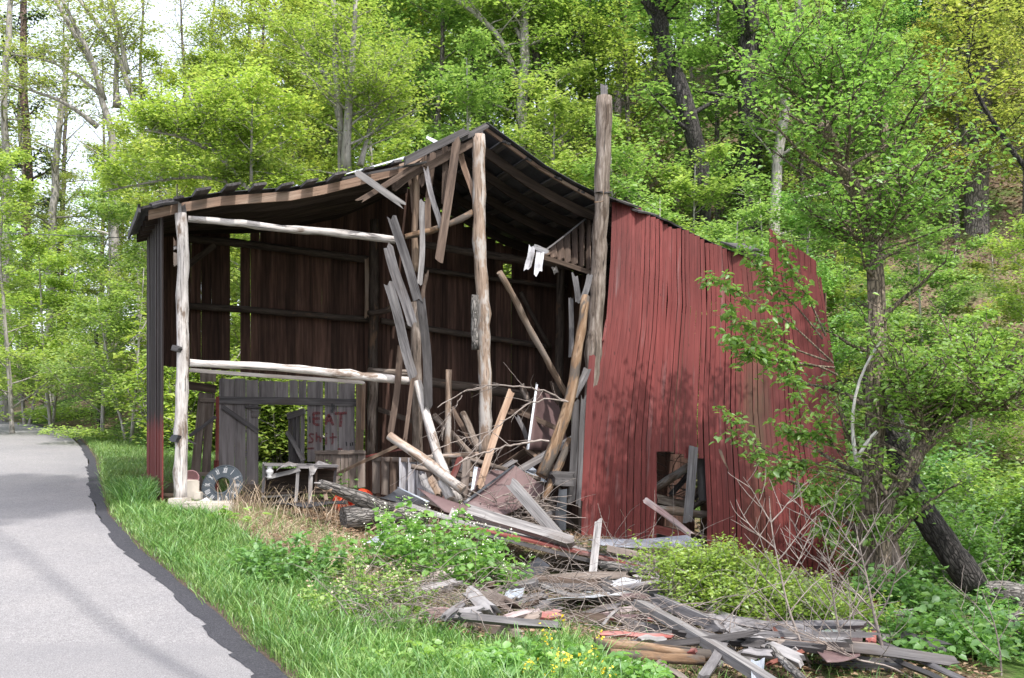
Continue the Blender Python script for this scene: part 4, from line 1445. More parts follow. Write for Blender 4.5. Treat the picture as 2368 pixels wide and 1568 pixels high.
th('b', 'forked grey board standing up beside the long pale beam', 'plank', '6', 1000, 1335, -6.2, 870, 1550, -6.5, 52, 'gray', .03, jag=.2)
th('b', 'dark grey chunk of wood on the long pale beam', 'wood chunk', '6', 1085, 1365, -5.6, 1200, 1375, -5.6, 50, 'darkgray', .08)
th('b', 'flat grey scrap of wood below the dark chunk', 'wood scrap', '6', 1110, 1420, -5.9, 1240, 1435, -5.9, 46, 'gray', .04, roll=-.5)
th('log', 'short round stick standing among the dead leaves', 'stick', '6', 575, 1530, -6.4, 650, 1435, -6.2, 30, 'oldpost')
th('b', 'small pale block lying on the rotten log', 'wood scrap', '6', 520, 1350, -5.7, 625, 1350, -5.7, 32, 'palegray', .04, roll=-.4)
th('b', 'pale short plank with a broken end lying among the vines', 'plank', '7', 1765, 1160, -4.9, 1985, 1105, -4.9, 46, 'pinkish', .03, roll=-.4)
th('b', 'long grey plank lying under the pale short plank', 'plank', '7', 1460, 1150, -5.1, 2110, 1215, -5.1, 52, 'gray', .04, roll=-.4)
th('b', 'crumbling grey chunk of wood left of the pale short plank', 'wood chunk', '7', 1510, 990, -4.6, 1650, 1100, -4.8, 90, 'palegray', .08, jag=.2)
th('b', 'rotten brown chunk of wood under the blue scrap', 'wood chunk', '7', 1650, 1010, -4.5, 1800, 1080, -4.6, 80, 'crate', .1, jag=.25)
th('b', 'small slanting grey board left of the crumbling chunk', 'plank', '7', 1340, 1150, -4.9, 1460, 1050, -4.7, 44, 'gray', .03)
th('b', 'splintered pale stake among the vines below the blue sheet', 'stake', '6', 290, 1270, -5.0, 375, 1185, -4.8, 16, 'palegray', .03)
th('b', 'dark plank lying at the bottom beside the yellow flowers', 'plank', '6', 480, 1500, -6.4, 700, 1600, -6.6, 36, 'pinkish', .03, roll=-.4)
th('b', 'grey brown plank lying at the very bottom under the sticks', 'plank', '6', 640, 1500, -6.4, 780, 1600, -6.6, 36, 'crate', .03, roll=-.4)
th('b', 'grey timber edge before the green bush on the heap', 'plank', '6', 650, 1090, -3.7, 700, 1000, -3.5, 40, 'gray', .05)
th('b', 'rusty red upright plank at the right end of the wreck', 'post', '8', 842, 1170, -4.8, 815, 1410, -5.0, 40, 'redold', .08)
th('b', 'pale bar lying level right of the rusty red plank', 'beam', '8', 865, 1368, -4.9, 1130, 1392, -4.9, 30, 'palegray', .07)
th('b', 'long dark bar sloping down to the bottom right', 'beam', '8', 880, 1405, -5.2, 1290, 1590, -5.9, 26, 'gray', .06)
th('b', 'second dark bar sloping below the first at bottom right', 'beam', '8', 930, 1470, -5.5, 1190, 1600, -6.0, 22, 'darkgray', .06)
th('b', 'pale edge timber of the crumpled roof panel at bottom right', 'beam', '6', 1370, 1412, -5.3, 1775, 1278, -5.0, 24, 'palegray', .06)
th('b', 'rusty rail under the pale edge timber', 'rail', '6', 1240, 1480, -5.5, 1500, 1395, -5.4, 22, 'rust', .05)
th('b', 'rusty angle iron beside the bright roof panel', 'rail', '6', 1190, 1215, -4.5, 1345, 1390, -5.0, 22, 'rust', .05)
th('b', 'square grey log in the hole of the red wall', 'beam', '6', 600, 560, .1, 770, 590, .1, 48, 'oldpost', .15)
th('log', 'brown log lying across the bottom of the wall hole', 'log', '6', 590, 612, -.1, 890, 650, -.1, 46, 'peeled')
th('log', 'round log leaning up to the right in the wall hole', 'log', '6', 590, 500, .3, 785, 375, .2, 46, 'peeled')
th('log', 'thin log behind the batten in the wall hole', 'log', '6', 800, 610, .3, 890, 540, .3, 34, 'oldpost')
th('log', 'curved dark limb behind the batten in the wall hole', 'log', '6', 810, 560, .5, 880, 440, .5, 36, 'rotlog')
th('b', 'dark board slanting behind the round log in the wall hole', 'plank', '6', 680, 540, .5, 790, 400, .5, 30, 'darkgray')
th('b', 'peeling red plank at the bottom of the wall hole', 'plank', '6', 590, 725, -.3, 760, 770, -.4, 46, 'redold')

# poles and boards jammed into the bay between ridge post and red wall
for i in range(20):
    x, y = RS.uniform(1000, 1320), RS.uniform(1030, 1190)
    s_ = RS.uniform(-.6, 1.4); L_s = RS.uniform(.5, 1.3)
    a_ = RS.choice([RS.uniform(.5, 1.3), RS.uniform(1.8, 2.7), RS.uniform(-.4, .4)])
    p_ = S(x, y, s_); d_s = Vector((math.cos(a_), RS.uniform(-.3, .3), math.sin(a_))).normalized() * L_s
    if i % 3 == 0:
        o = log('jammed_pole', [p_ - d_s / 2, p_, p_ + d_s / 2], RS.uniform(.025, .05), None, M[RS.choice(['peeled', 'oldpost', 'rotlog'])], None, k=9)
        tag(o, 'old round pole jammed into the wreckage between ridge post and red wall', 'pole', 'poles jammed in the open bay')
    else:
        o = board('jammed_board', p_ - d_s / 2, p_ + d_s / 2, RS.uniform(.06, .14), .025, M[RS.choice(['brown', 'crate', 'gray', 'palegray', 'tan', 'redold'])], None, roll=RS.uniform(-.7, .7), jag=.14, warp=.012, nseg=5)
        tag(o, 'old board jammed at an angle into the wreckage between ridge post and red wall', 'plank', 'boards jammed in the open bay')

# small broken scraps scattered between the timbers
for i in range(64):
    if i < 30: x, y = RS.uniform(1440, 2080), RS.uniform(1400, 1560)
    else: x, y = RS.uniform(980, 1520), RS.uniform(1345, 1480)
    if i < 30 and y < 1400 + (x - 1800) * .25: continue
    p_ = G(x, y, RS.uniform(.03, .12)); a_ = RS.uniform(-.9, .6); L_s = RS.uniform(.18, .75)
    d_s = Vector((math.cos(a_), math.sin(a_) * .8, RS.uniform(-.15, .25))).normalized() * L_s
    o = board('wood_scrap', p_ - d_s / 2, p_ + d_s / 2, RS.uniform(.03, .12), RS.choice([.02, .03, .05]), M[RS.choice(['gray', 'palegray', 'crate', 'darkgray', 'brown', 'pinkish', 'gray', 'palegray', 'maroon', 'gray', 'redold', 'darkgray'])], None,
              roll=RS.uniform(-1, .4), jag=.1, warp=.012, nseg=4, strips=4)
    tag(o, 'small broken scrap of weathered wood lying among the larger timbers of the wreck', 'wood scrap', 'small wood scraps in the wreck')

for i in range(16):
    x, y = RS.uniform(1500, 2080), RS.uniform(1370, 1600)
    if y < 1345 + (x - 1500) * .22 or (x < 1400 and y > 1480): continue
    p_ = G(x, min(y, 1566), RS.uniform(.08, .24)); a_ = RS.uniform(-1.0, .35); L_s = RS.uniform(.6, 1.3)
    d_s = Vector((math.cos(a_), math.sin(a_) * .9, RS.uniform(-.12, .10))).normalized() * L_s
    o = board('wreck_plank', p_ - d_s / 2, p_ + d_s / 2, RS.uniform(.045, .10), RS.choice([.02, .03, .05, .06]), M[RS.choice(['gray', 'palegray', 'crate', 'darkgray', 'palegray', 'gray'])], None,
              roll=RS.uniform(-.9, .3), jag=.16, warp=.02, nseg=8, strips=5)
    tag(o, 'long broken weathered plank lying crosswise in the front of the wreck', 'plank', 'long loose planks in the wreck')

# siding panel lying flat: a slab of boards with a red edge
SPN = empty('siding_panel', spos('H', 1400, 1180, -2.2))
tag(SPN, 'fallen slab of siding boards with a red edge lying on the heap', 'panel')
for i in range(5):
    a = cv('H', 820, 985); b_ = cv('6', 610, 968)
    off = Vector((-.1, .934, .02)) * (i * .13)
    board('board', S(*a, -1.9) + off, S(*b_, -2.9) + off, .125, .025, M['redold'] if i == 0 else M['palegray'], SPN, face=Vector((0, -.12, 1)), jag=.2, warp=.012, nseg=8)
a = cv('H', 850, 1000); b_ = cv('6', 480, 955)
board('edge_batten', S(*a, -1.97) + Vector((0, 0, -.03)), S(*b_, -2.8) + Vector((0, 0, -.04)), .05, .04, M['darkgray'], SPN, nseg=6)

# sheets
def sh4(name, label, cat, c, q, mat, bend=.02, crinkle=0.0, th_=.006):
    q = [(x, y, fit(c, x, y, s, 3, .15)) for x, y, s in q]
    return sheet(name, [spos(c, *p_) for p_ in q], M[mat], None, th_, bend, label, cat, crinkle=crinkle)


sh4('metal_sheet', 'tall curved maroon metal sheet standing behind the dead branches', 'metal sheet', '4', [(1300, 770, .4), (1440, 850, .9), (1530, 1230, .3), (1240, 1215, -.1)], 'maroon', .06)
sh4('edge_strip', 'pale blue metal edge strip along the tall maroon sheet', 'metal strip', '4', [(1297, 750, .38), (1308, 765, .38), (1246, 1215, -.12), (1230, 1218, -.12)], 'tinwhite', .02)
sh4('metal_sheet', 'large leaning maroon roofing sheet in the middle of the heap', 'metal sheet', 'H', [(765, 780, -1.3), (1200, 455, -.6), (1480, 660, -.7), (1080, 900, -1.6)], 'maroon', .05)
sh4('edge_strip', 'thin strip standing in for the blue highlight along the large leaning maroon sheet', 'metal strip', 'H', [(755, 775, -1.32), (1195, 450, -.62), (1205, 460, -.62), (770, 795, -1.34)], 'tindark', .0)  # the sheet's edge highlight, laid on as a separate strip
sh4('metal_sheet', 'narrow maroon sheet lying low left of the large leaning sheet', 'metal sheet', 'H', [(360, 650, -1.0), (820, 815, -1.5), (800, 870, -1.7), (600, 860, -1.5)], 'maroon', .02)
sh4('metal_sheet', 'maroon sheet standing behind the leaning orange board', 'metal sheet', 'H', [(860, 470, -.3), (1110, 505, -.2), (1080, 640, -.5), (830, 680, -.6)], 'maroon', .02)
sh4('edge_strip', 'blue metal strip beside the leaning orange board', 'metal strip', 'H', [(852, 468, -.4), (884, 474, -.4), (850, 660, -.7), (822, 685, -.72)], 'tin', .0)
sh4('metal_sheet', 'folded dark metal sheet behind the forked log', 'metal sheet', 'H', [(-40, 715, -.8), (200, 652, -.4), (470, 775, -.6), (420, 830, -1.1)], 'tindark', .08)
sh4('edge_strip', 'blue edged ridge strip of the folded dark sheet', 'metal strip', 'H', [(190, 645, -.62), (210, 650, -.62), (470, 770, -.92), (450, 775, -.95)], 'tin', .0)
sh4('metal_sheet', 'crumpled blue tin under the large leaning beam', 'metal sheet', 'H', [(1230, 470, -.2), (1340, 450, .0), (1480, 600, -.4), (1380, 560, -.6)], 'tin', .02, .01)
sh4('metal_sheet', 'dark metal sheet standing beside the black plank', 'metal sheet', 'H', [(1590, 655, -1.1), (1650, 660, -.95), (1640, 1020, -1.1), (1540, 960, -1.5)], 'tindark', .06)
sh4('metal_strip', 'long bright blue grey metal strip lying before the red wall', 'metal strip', '6', [(215, 785, -2.0), (770, 762, -1.8), (860, 822, -2.3), (290, 822, -2.4)], 'tin', .03, .006)
sh4('metal_sheet', 'crumpled pale blue tin sheet lying below the siding panel', 'metal sheet', '6', [(-20, 1140, -4.1), (215, 1022, -3.5), (515, 1000, -3.6), (490, 1085, -4.2)], 'tinwhite', .07, .03)
sh4('metal_sheet', 'small blue grey scrap of tin on the rotten chunk', 'metal sheet', '7', [(1730, 1030, -4.6), (1760, 975, -4.4), (1890, 945, -4.3), (1870, 1010, -4.6)], 'tin', .03, .01)
sh4('metal_sheet', 'curved dark grey pipe cover in the shade under the siding panel', 'metal sheet', '7', [(1520, 850, -3.2), (1980, 740, -2.9), (2060, 800, -3.2), (1640, 880, -3.6)], 'tindark', .15)
sh4('metal_sheet', 'bright crumpled roof panel lying under the bush at right', 'metal sheet', '6', [(1180, 1200, -4.3), (1390, 1190, -4.1), (1480, 1390, -4.8), (1330, 1400, -5.1)], 'tin', .05, .02)
sh4('metal_sheet', 'pale blue metal sheet beside the rusty red plank', 'metal sheet', '6', [(1560, 1235, -4.3), (1765, 1272, -4.7), (1560, 1355, -5.0), (1480, 1330, -4.8)], 'tin', .02, .008)
sh4('metal_sheet', 'maroon painted metal panel under the pale edge timber', 'metal sheet', '6', [(1480, 1395, -5.3), (1770, 1295, -5.1), (1745, 1445, -5.4), (1560, 1480, -5.6)], 'maroon', .02)
sh4('metal_sheet', 'dark hollow roof panel behind the bright crumpled one', 'metal sheet', '6', [(1190, 1110, -3.9), (1330, 1150, -3.8), (1400, 1210, -4.1), (1200, 1190, -4.2)], 'black', .05)
sh4('metal_scrap', 'pale blue bent metal scrap at the bottom beside the long beam', 'metal scrap', '6', [(1130, 1465, -6.0), (1210, 1455, -6.0), (1200, 1580, -6.3), (1135, 1580, -6.3)], 'tin', .02, .006)
sh4('black_sheet', 'black curved rubber strip lying under the cabinet', 'rubber strip', '7', [(80, 375, -.5), (380, 398, -.8), (672, 352, -.5), (672, 372, -.6)], 'black', .03)
sh4('metal_sheet', 'blue grey sheet corner under the white flowered plants', 'metal sheet', '7', [(800, 640, -2.1), (900, 560, -1.8), (1050, 590, -1.9), (960, 660, -2.2)], 'tin', .01)
# shallow enamel tray
tp = spos('6', 130, 1345, -5.7)
V = []; n = 24
lathe('enamel_tray', [(0, 0), (.13, 0), (.17, .025), (.18, .024), (.175, .01), (.135, -.012), (0, -.012)], M['tinwhite'], None,
      Matrix.Translation(tp) @ Euler((.12, -.04, .1)).to_matrix().to_4x4() @ Matrix.Diagonal((1.05, .7, 1, 1)))
tag(scene.objects['enamel_tray'], 'white and blue enamel tray lying beside the yellow flowers', 'tray')

# ------------------------------------------------------------------ vegetation builders
def leaves(P, size, rng, flat=.55, fine=False, droop=0.0, aspect=.62):
    """P (n,3) leaf base points -> vertices and faces of folded leaves"""
    n = len(P)
    az = rng.rand(n) * 2 * math.pi
    el = (rng.rand(n) - .5) * 2 * (1 - flat) - droop
    d = np.stack([np.cos(az) * np.cos(el), np.sin(az) * np.cos(el), np.sin(el)], 1)
    up = np.stack([(rng.rand(n) - .5) * (1.5 - flat), (rng.rand(n) - .5) * (1.5 - flat), np.full(n, .55 + .3 * flat)], 1)
    sd = np.cross(d, up); sd /= np.linalg.norm(sd, axis=1)[:, None] + 1e-6
    nm = np.cross(sd, d)
    L = size * (.6 + .8 * rng.rand(n)); L = L[:, None]
    w = L * aspect * .5
    fold = nm * L * .12
    if not fine:
        V = np.stack([P, P + d * L * .45 - sd * w + fold, P + d * L, P + d * L * .45 + sd * w + fold], 1).reshape(-1, 3)
        b = np.arange(n)[:, None] * 4
        F = np.concatenate([b + [0, 1, 2], b + [0, 2, 3]], 1).reshape(-1, 3)
    else:
        tipd = d * L - nm * L * .12
        V = np.stack([P, P + d * L * .25 - sd * w * .8 + fold, P + d * L * .6 - sd * w * .85 + fold * .6, P + tipd,
                      P + d * L * .6 + sd * w * .85 + fold * .6, P + d * L * .25 + sd * w * .8 + fold], 1).reshape(-1, 3)
        b = np.arange(n)[:, None] * 6
        F = np.concatenate([b + [0, 1, 2], b + [0, 2, 3], b + [0, 3, 4], b + [0, 4, 5]], 1).reshape(-1, 3)
    return V, F


class Acc:
    def __init__(s): s.V = []; s.F = []; s.n = 0

    def add(s, V, F):
        s.V.append(V); s.F.append(np.asarray(F) + s.n); s.n += len(V)

    def mesh(s, name, smooth=False):
        return mesh_np(name, np.vstack(s.V), np.vstack(s.F), smooth)


def norm(v): return v / (np.linalg.norm(v) + 1e-9)


def wander(p, d, L, n, rng, wob, up=0.0):
    pts = [p]; d = norm(d)
    for i in range(n - 1):
        d = norm(d + (rng.rand(3) - .5) * wob + np.array([0, 0, up]))
        pts.append(pts[-1] + d * L / (n - 1))
    return np.array(pts)


def grow(rng, trunks, nb=26, blen=2.6, bstart=.2, belev=(.1, .7), ntw=9, lpt=26, lsize=.11, sig=.16, trad=(.16, .05), fine=False, layered=True,
         twig=True, shape=lambda f: 1 - .6 * f, bfrac=.34, kk=8, up=.03, flat=.6, zmin=None):
    """trunks: list of (points, r0, r1). returns wood mesh, twig mesh data and leaf mesh data"""
    W = Acc(); BR = Acc(); LP = []
    for (tp_, r0, r1) in trunks:
        P = smooth_poly(tp_, max(8, int(np.linalg.norm(np.array(tp_[-1]) - np.array(tp_[0])) / .5)))
        n = len(P)
        P[1:-1] += (rng.rand(n - 2, 3) - .5) * r0 * .35
        R = np.linspace(r0, r1, n) * (1 + .06 * (rng.rand(n) - .5)); R[0] *= 1.25
        V, F = tube(P, R, kk, True, .05, rng); W.add(V, F)
        for b in range(nb):
            f = bstart + (1 - bstart) * (b + rng.rand()) / nb
            i = f * (n - 1); i0 = min(int(i), n - 2)
            p = P[i0] + (P[i0 + 1] - P[i0]) * (i - i0)
            rb = (r0 + (r1 - r0) * f) * bfrac
            az = b * 2.4 + rng.rand() * 1.2; el = belev[0] + (belev[1] - belev[0]) * rng.rand()
            d = np.array([math.cos(az) * math.cos(el), math.sin(az) * math.cos(el), math.sin(el)])
            L = blen * shape(f) * (.6 + .6 * rng.rand())
            B_ = wander(p, d, L, 7, rng, .35, up)
            V, F = tube(B_, np.linspace(max(rb, .012), .006, 7), 5, False); BR.add(V, F)
            for t in range(ntw):
                g = .22 + .78 * (t + rng.rand()) / ntw
                j = g * 6; j0 = min(int(j), 5)
                q = B_[j0] + (B_[j0 + 1] - B_[j0]) * (j - j0)
                bd = norm(B_[j0 + 1] - B_[j0])
                side = np.cross(bd, [0, 0, 1.0]) * (1 if t % 2 else -1)
                td = norm(bd * .6 + side * (.5 + .6 * rng.rand()) + np.array([0, 0, (.05 if layered else .8) * (rng.rand() - .3)]))
                tl = L * (.2 + .2 * rng.rand()) * (1.1 - .5 * g)
                T_ = wander(q, td, tl, 4, rng, .4, .0)
                if twig:
                    V, F = tube(T_, [.008, .006, .004, .003], 3, False); BR.add(V, F)
                m = rng.poisson(lpt)
                a = rng.rand(m) ** .7
                c = np.stack([np.interp(a * 3, range(4), T_[:, k]) for k in range(3)], 1)
                c = c + rng.randn(m, 3) * np.array([sig, sig, sig * (.45 if layered else 1)])
                LP.append(c)
    LPa = np.vstack(LP)
    if zmin is not None: LPa = LPa[LPa[:, 2] > zmin]
    return W, BR, leaves(LPa, lsize, rng, flat, fine, .15)


def tree_obj(name, loc, data, bark, leafm, label, group, color, twigbark=None, cat='tree'):
    W, BR, (LV, LF) = data
    root = empty(name, loc); tag(root, label, cat, group)
    o = link('trunk', W.mesh('trunk', True), bark, root); o.location = (0, 0, 0)
    o = link('branches', BR.mesh('branches', True), twigbark or bark, root); o.location = (0, 0, 0)
    o = link('crown', mesh_np('crown', LV, LF), leafm, root); o.location = (0, 0, 0); o.color = (*color, 1)
    return root


def copy_tree(root, loc, rz, sc, color, label, group, name=None):
    c = root.copy(); col.objects.link(c)
    if name: c.name = name
    c.location = loc; c.rotation_euler = (0, 0, rz); c.scale = (sc, sc, sc * RS.uniform(.9, 1.15))
    c["label"] = label; c["group"] = group
    for ch in root.children:
        d = ch.copy(); col.objects.link(d); d.parent = c
        if ch.name.startswith('crown'): d.color = (*color, 1)
    return c


def vary(c, a=.12):
    k = 1 + RS.uniform(-a, a)
    return (c[0] * k * (1 + RS.uniform(-a, a)), c[1] * k, c[2] * k * (1 + RS.uniform(-a, a)))


YG = (1.14, 1.08, .85); LG = (1.06, 1.08, .95); MG = (.86, 1.0, .94); OR = (1.18, .98, .8); OL = (1.0, .86, .8); DG = (.6, .82, .82)

# prototypes -------------------------------------------------------------
PROTO = {}


def proto(key, seed, trunks, **k):
    rng = np.random.RandomState(seed)
    PROTO[key] = dict(data=grow(rng, trunks, **k), used=None)


proto('under1', 1, [([(0, 0, -.3), (.1, .05, 2), (.3, .1, 4.5), (.2, 0, 6.8)], .07, .015)], nb=26, blen=2.3, bstart=.08, ntw=9, lpt=42, lsize=.105, sig=.17)
proto('under2', 2, [([(0, 0, -.3), (-.3, .1, 2.4), (-.5, .1, 5.4)], .06, .012), ([(0, 0, -.3), (.5, .1, 2.0), (1.1, -.1, 4.6)], .05, .012)], nb=16, blen=2.1, bstart=.1, ntw=9, lpt=42, lsize=.11, sig=.17)
proto('mid1', 3, [([(0, 0, -.4), (.1, 0, 4), (-.2, .1, 8), (0, 0, 12.5)], .15, .02)], nb=38, blen=3.4, bstart=.18, ntw=10, lpt=42, lsize=.13, sig=.22, shape=lambda f: 1.05 - .65 * f)
proto('mid2', 4, [([(0, 0, -.4), (.3, 0, 4), (.6, .1, 8), (.3, 0, 11.5)], .14, .02), ([(.3, 0, 3.5), (-.6, .1, 6), (-1.2, 0, 9.5)], .09, .02)], nb=24, blen=3.2, bstart=.1, ntw=10, lpt=42, lsize=.13, sig=.22, shape=lambda f: 1.05 - .6 * f)
proto('tall1', 5, [([(0, 0, -.5), (.2, 0, 6), (.1, .2, 12), (.4, 0, 20)], .24, .03)], nb=40, blen=4.2, bstart=.3, belev=(.2, .9), ntw=10, lpt=38, lsize=.15, sig=.28, shape=lambda f: 1.0 - .5 * f)
proto('tall2', 6, [([(0, 0, -.5), (.1, 0, 5), (-.2, .1, 9), (-1.2, 0, 19)], .22, .03), ([(-.1, 0, 6.5), (1, .2, 11), (2.2, 0, 18)], .15, .03)], nb=26, blen=3.8, bstart=.15, belev=(.2, .9), ntw=10, lpt=38, lsize=.15, sig=.28, shape=lambda f: 1.0 - .5 * f)
proto('airy1', 7, [([(0, 0, -.5), (.3, 0, 6), (-.3, .2, 12), (.1, 0, 18)], .19, .025)], nb=34, blen=3.9, bstart=.25, belev=(.2, 1.0), ntw=9, lpt=11, lsize=.11, sig=.3, layered=False)
proto('shrub1', 8, [([(0, 0, -.1), (.2, .1, 1.0), (.5, 0, 1.9)], .02, .006), ([(0, 0, -.1), (-.3, .1, .9), (-.5, .2, 1.6)], .02, .006), ([(0, 0, -.1), (0, -.3, 1.2), (.1, -.5, 1.7)], .018, .006)],
      nb=10, blen=.9, bstart=.15, ntw=6, lpt=22, lsize=.085, sig=.12, layered=False, up=.08)
proto('shrub2', 9, [([(.1 * i, .13 * ((i * 7) % 5 - 2), -.1), (.25 * (i - 2), .2 * ((i * 3) % 5 - 2), 1.1 + .1 * (i % 3))], .012, .004) for i in range(6)],
      nb=7, blen=.5, bstart=.1, ntw=4, lpt=15, lsize=.075, sig=.09, layered=False, up=.1)
_rng = np.random.RandomState(33)
W_, B_, L_ = grow(_rng, [([(0, 0, -.5), (.1, 0, 8), (-.1, .1, 15), (0, 0, 21)], .2, .03)], nb=44, blen=2.6, bstart=.3, belev=(-.2, .3), ntw=8, lpt=26, lsize=.14, sig=.16, flat=.3)
LPn = L_
PROTO['pine'] = dict(data=(W_, B_, L_), used=None)


def plant(key, x, Y, sc, color, label, group, bark='barkpale', name='tree', dz=0.0, leafm='leaf', zdrop=.1, X=None, cat=None):
    """a copy of a kind of tree; x is the measuring column it stands under"""
    X = (x - 1183.5) / FP * Y if X is None else X
    z = ghf(X, Y) - zdrop + dz
    pr = PROTO[key]
    rz = RS.uniform(0, 6.28)
    color = vary(color)
    if pr['used'] is None:
        r = tree_obj(name, (X, Y, z), pr['data'], M[bark], M[leafm], label, group, color, cat=cat or ('shrub' if 'shrub' in key else 'tree'))
        r.rotation_euler = (0, 0, rz); r.scale = (sc, sc, sc)
        pr['used'] = r
    else:
        r = copy_tree(pr['used'], (X, Y, z), rz, sc, color, label, group, name)
        if cat: r['category'] = cat
    return r


# forest zones -------------------------------------------------------------
def zone(x):
    if x < 330: return 0
    if x < 1000: return 1
    if x < 1650: return 2
    return 3


ZL = ['beyond the road left of the barn', 'behind the left half of the barn roof', 'on the slope behind the barn ridge', 'on the hillside right of the barn']
ZG = ['beyond the road', 'behind the left roof', 'behind the ridge', 'right of the barn']
ZC = [[YG, OL, YG, LG], [YG, LG, YG, OR], [LG, MG, LG, MG], [MG, LG, MG, LG]]


def cname(c):
    if c in (YG,): return 'yellow green'
    if c in (OR,): return 'orange tinged'
    if c in (OL,): return 'olive green'
    if c in (MG, DG): return 'mid green'
    return 'bright green'


def fplant(key, x, Y, sc, c, kindname, nm, **k):
    z = zone(x)
    plant(key, x, Y, sc, c, '%s %s standing %s' % (cname(c), kindname, ZL[z]), '%s %s %s' % (cname(c), kindname, ZG[z]), name=nm, **k)


# near understory row directly behind the barn and down the right side
for x, Y, key, sc, c in ((30, 27, 'under1', 1.0, LG), (120, 31, 'under2', 1.0, YG), (235, 26, 'under1', .8, LG), (300, 23.5, 'under2', .75, LG), (60, 34, 'under2', 1.1, YG), (330, 30, 'under1', 1.1, YG),
                         (400, 25, 'under1', .95, YG), (480, 28, 'under2', 1.1, YG), (560, 23.5, 'under1', .9, LG), (650, 27, 'under1', 1.1, YG), (735, 24.5, 'under2', .95, YG), (860, 28, 'under1', 1.15, YG),
                         (955, 25, 'under2', 1.05, LG), (1060, 28, 'under1', 1.15, MG), (1180, 25.5, 'under2', 1.1, LG), (1290, 27, 'under1', 1.15, LG), (1390, 25.5, 'under1', 1.0, LG), (1500, 24.5, 'under2', 1.1, MG),
                         (1600, 26, 'under1', 1.05, LG), (1700, 23.5, 'under1', .85, LG), (1790, 25, 'under2', .95, MG), (1870, 23, 'under1', .8, MG), (1960, 25, 'under2', .8, LG), (2060, 22, 'under1', .6, LG),
                         (2150, 24, 'under2', .75, MG), (2240, 21, 'under1', .6, LG), (2330, 23.5, 'under2', .7, OL), (2400, 21, 'under1', .7, YG)):
    fplant(key, x, Y, sc, c, 'understory sapling', 'understory_tree')
# middle rows
for x, Y, key, sc, c in ((-40, 40, 'mid1', .8, YG), (130, 44, 'mid2', .75, OL), (250, 38, 'mid1', .65, YG), (380, 36, 'mid2', .8, YG), (520, 37, 'mid1', .85, LG), (640, 33, 'mid2', .9, YG),
                         (760, 36, 'mid1', 1.0, OR), (900, 34, 'mid2', 1.0, YG), (1010, 32, 'mid1', .95, MG), (1120, 36, 'mid2', 1.05, MG), (1230, 32, 'mid1', .95, LG), (1340, 35, 'mid2', 1.0, MG),
                         (1450, 31, 'mid1', .85, LG), (1560, 34, 'mid2', .95, MG), (1660, 30, 'mid1', .8, MG), (1760, 33, 'mid2', .85, MG), (1850, 29, 'mid1', .65, LG), (1950, 32, 'mid2', .75, MG), (2040, 29, 'mid1', .6, LG),
                         (2120, 33, 'mid2', .75, MG), (2210, 29, 'mid1', .6, OR), (2290, 32, 'mid2', .7, OL), (2370, 28, 'mid1', .6, OR), (2440, 31, 'mid2', .8, LG), (2300, 38, 'mid1', .8, LG), (2000, 38, 'mid2', .8, LG), (1800, 40, 'mid1', .9, MG)):
    fplant(key, x, Y, sc, c, 'broadleaf tree', 'broadleaf_tree', bark='bark')
# far rows
for i in range(66):
    x = 480 + i * 31 + RS.uniform(-25, 25)
    Y = 46 + (i % 3) * 6 + RS.uniform(-2, 2)
    c = RS.choice(ZC[zone(x)])
    fplant(RS.choice(['tall1', 'tall2', 'mid1']), x, Y, RS.uniform(.75, 1.0), c, 'tall forest tree', 'forest_tree', bark='bark')
for x, Y, key, sc in ((-30, 47, 'airy1', .9), (60, 52, 'airy1', 1.0), (150, 46, 'airy1', .9), (235, 55, 'airy1', .8), (330, 50, 'airy1', .95), (420, 47, 'airy1', .9), (500, 56, 'airy1', 1.05), (590, 50, 'airy1', 1.0), (660, 58, 'airy1', 1.1), (10, 60, 'airy1', 1.0), (280, 62, 'airy1', .9)):
    fplant(key, x, Y, sc, RS.choice([OL, YG, OL]), 'thin leaved tall tree', 'tall_tree', bark='bark')
# shrubs of the undergrowth
for i in range(46):
    x = [RS.uniform(-60, 345), RS.uniform(2000, 2450)][i % 2]
    Y = RS.uniform(21.5, 27) if x < 400 else RS.uniform(15.0, 21)
    X = (x - 1183.5) / FP * Y
    if x < 400:
        Y = RS.uniform(25.5, 33) if x < 160 else RS.uniform(20.5, 28)
        X = (x - 1183.5) / FP * Y
        if X < edgeX(Y) + 1.8: continue
    fplant('shrub1' if i % 3 else 'shrub2', x, Y, RS.uniform(.7, 1.15), RS.choice([LG, YG, MG] if x < 400 else [MG, LG, DG]), 'undergrowth shrub', 'undergrowth_shrub')
# bright leafy stems seen through the doorway and the gaps
for x, Y in ((450, 20.4), (480, 20.6), (520, 21.2), (570, 21.5), (600, 20.6), (620, 20.9), (640, 20.5), (655, 21.2), (690, 20.9), (730, 22), (780, 21.5), (625, 21.8), (540, 23), (610, 23.2), (680, 23.4), (760, 23.5)):
    fplant('shrub2', x, Y + 2.2, RS.uniform(1.3, 1.8), YG, 'leafy shrub', 'leafy_shrub', cat='shrub')

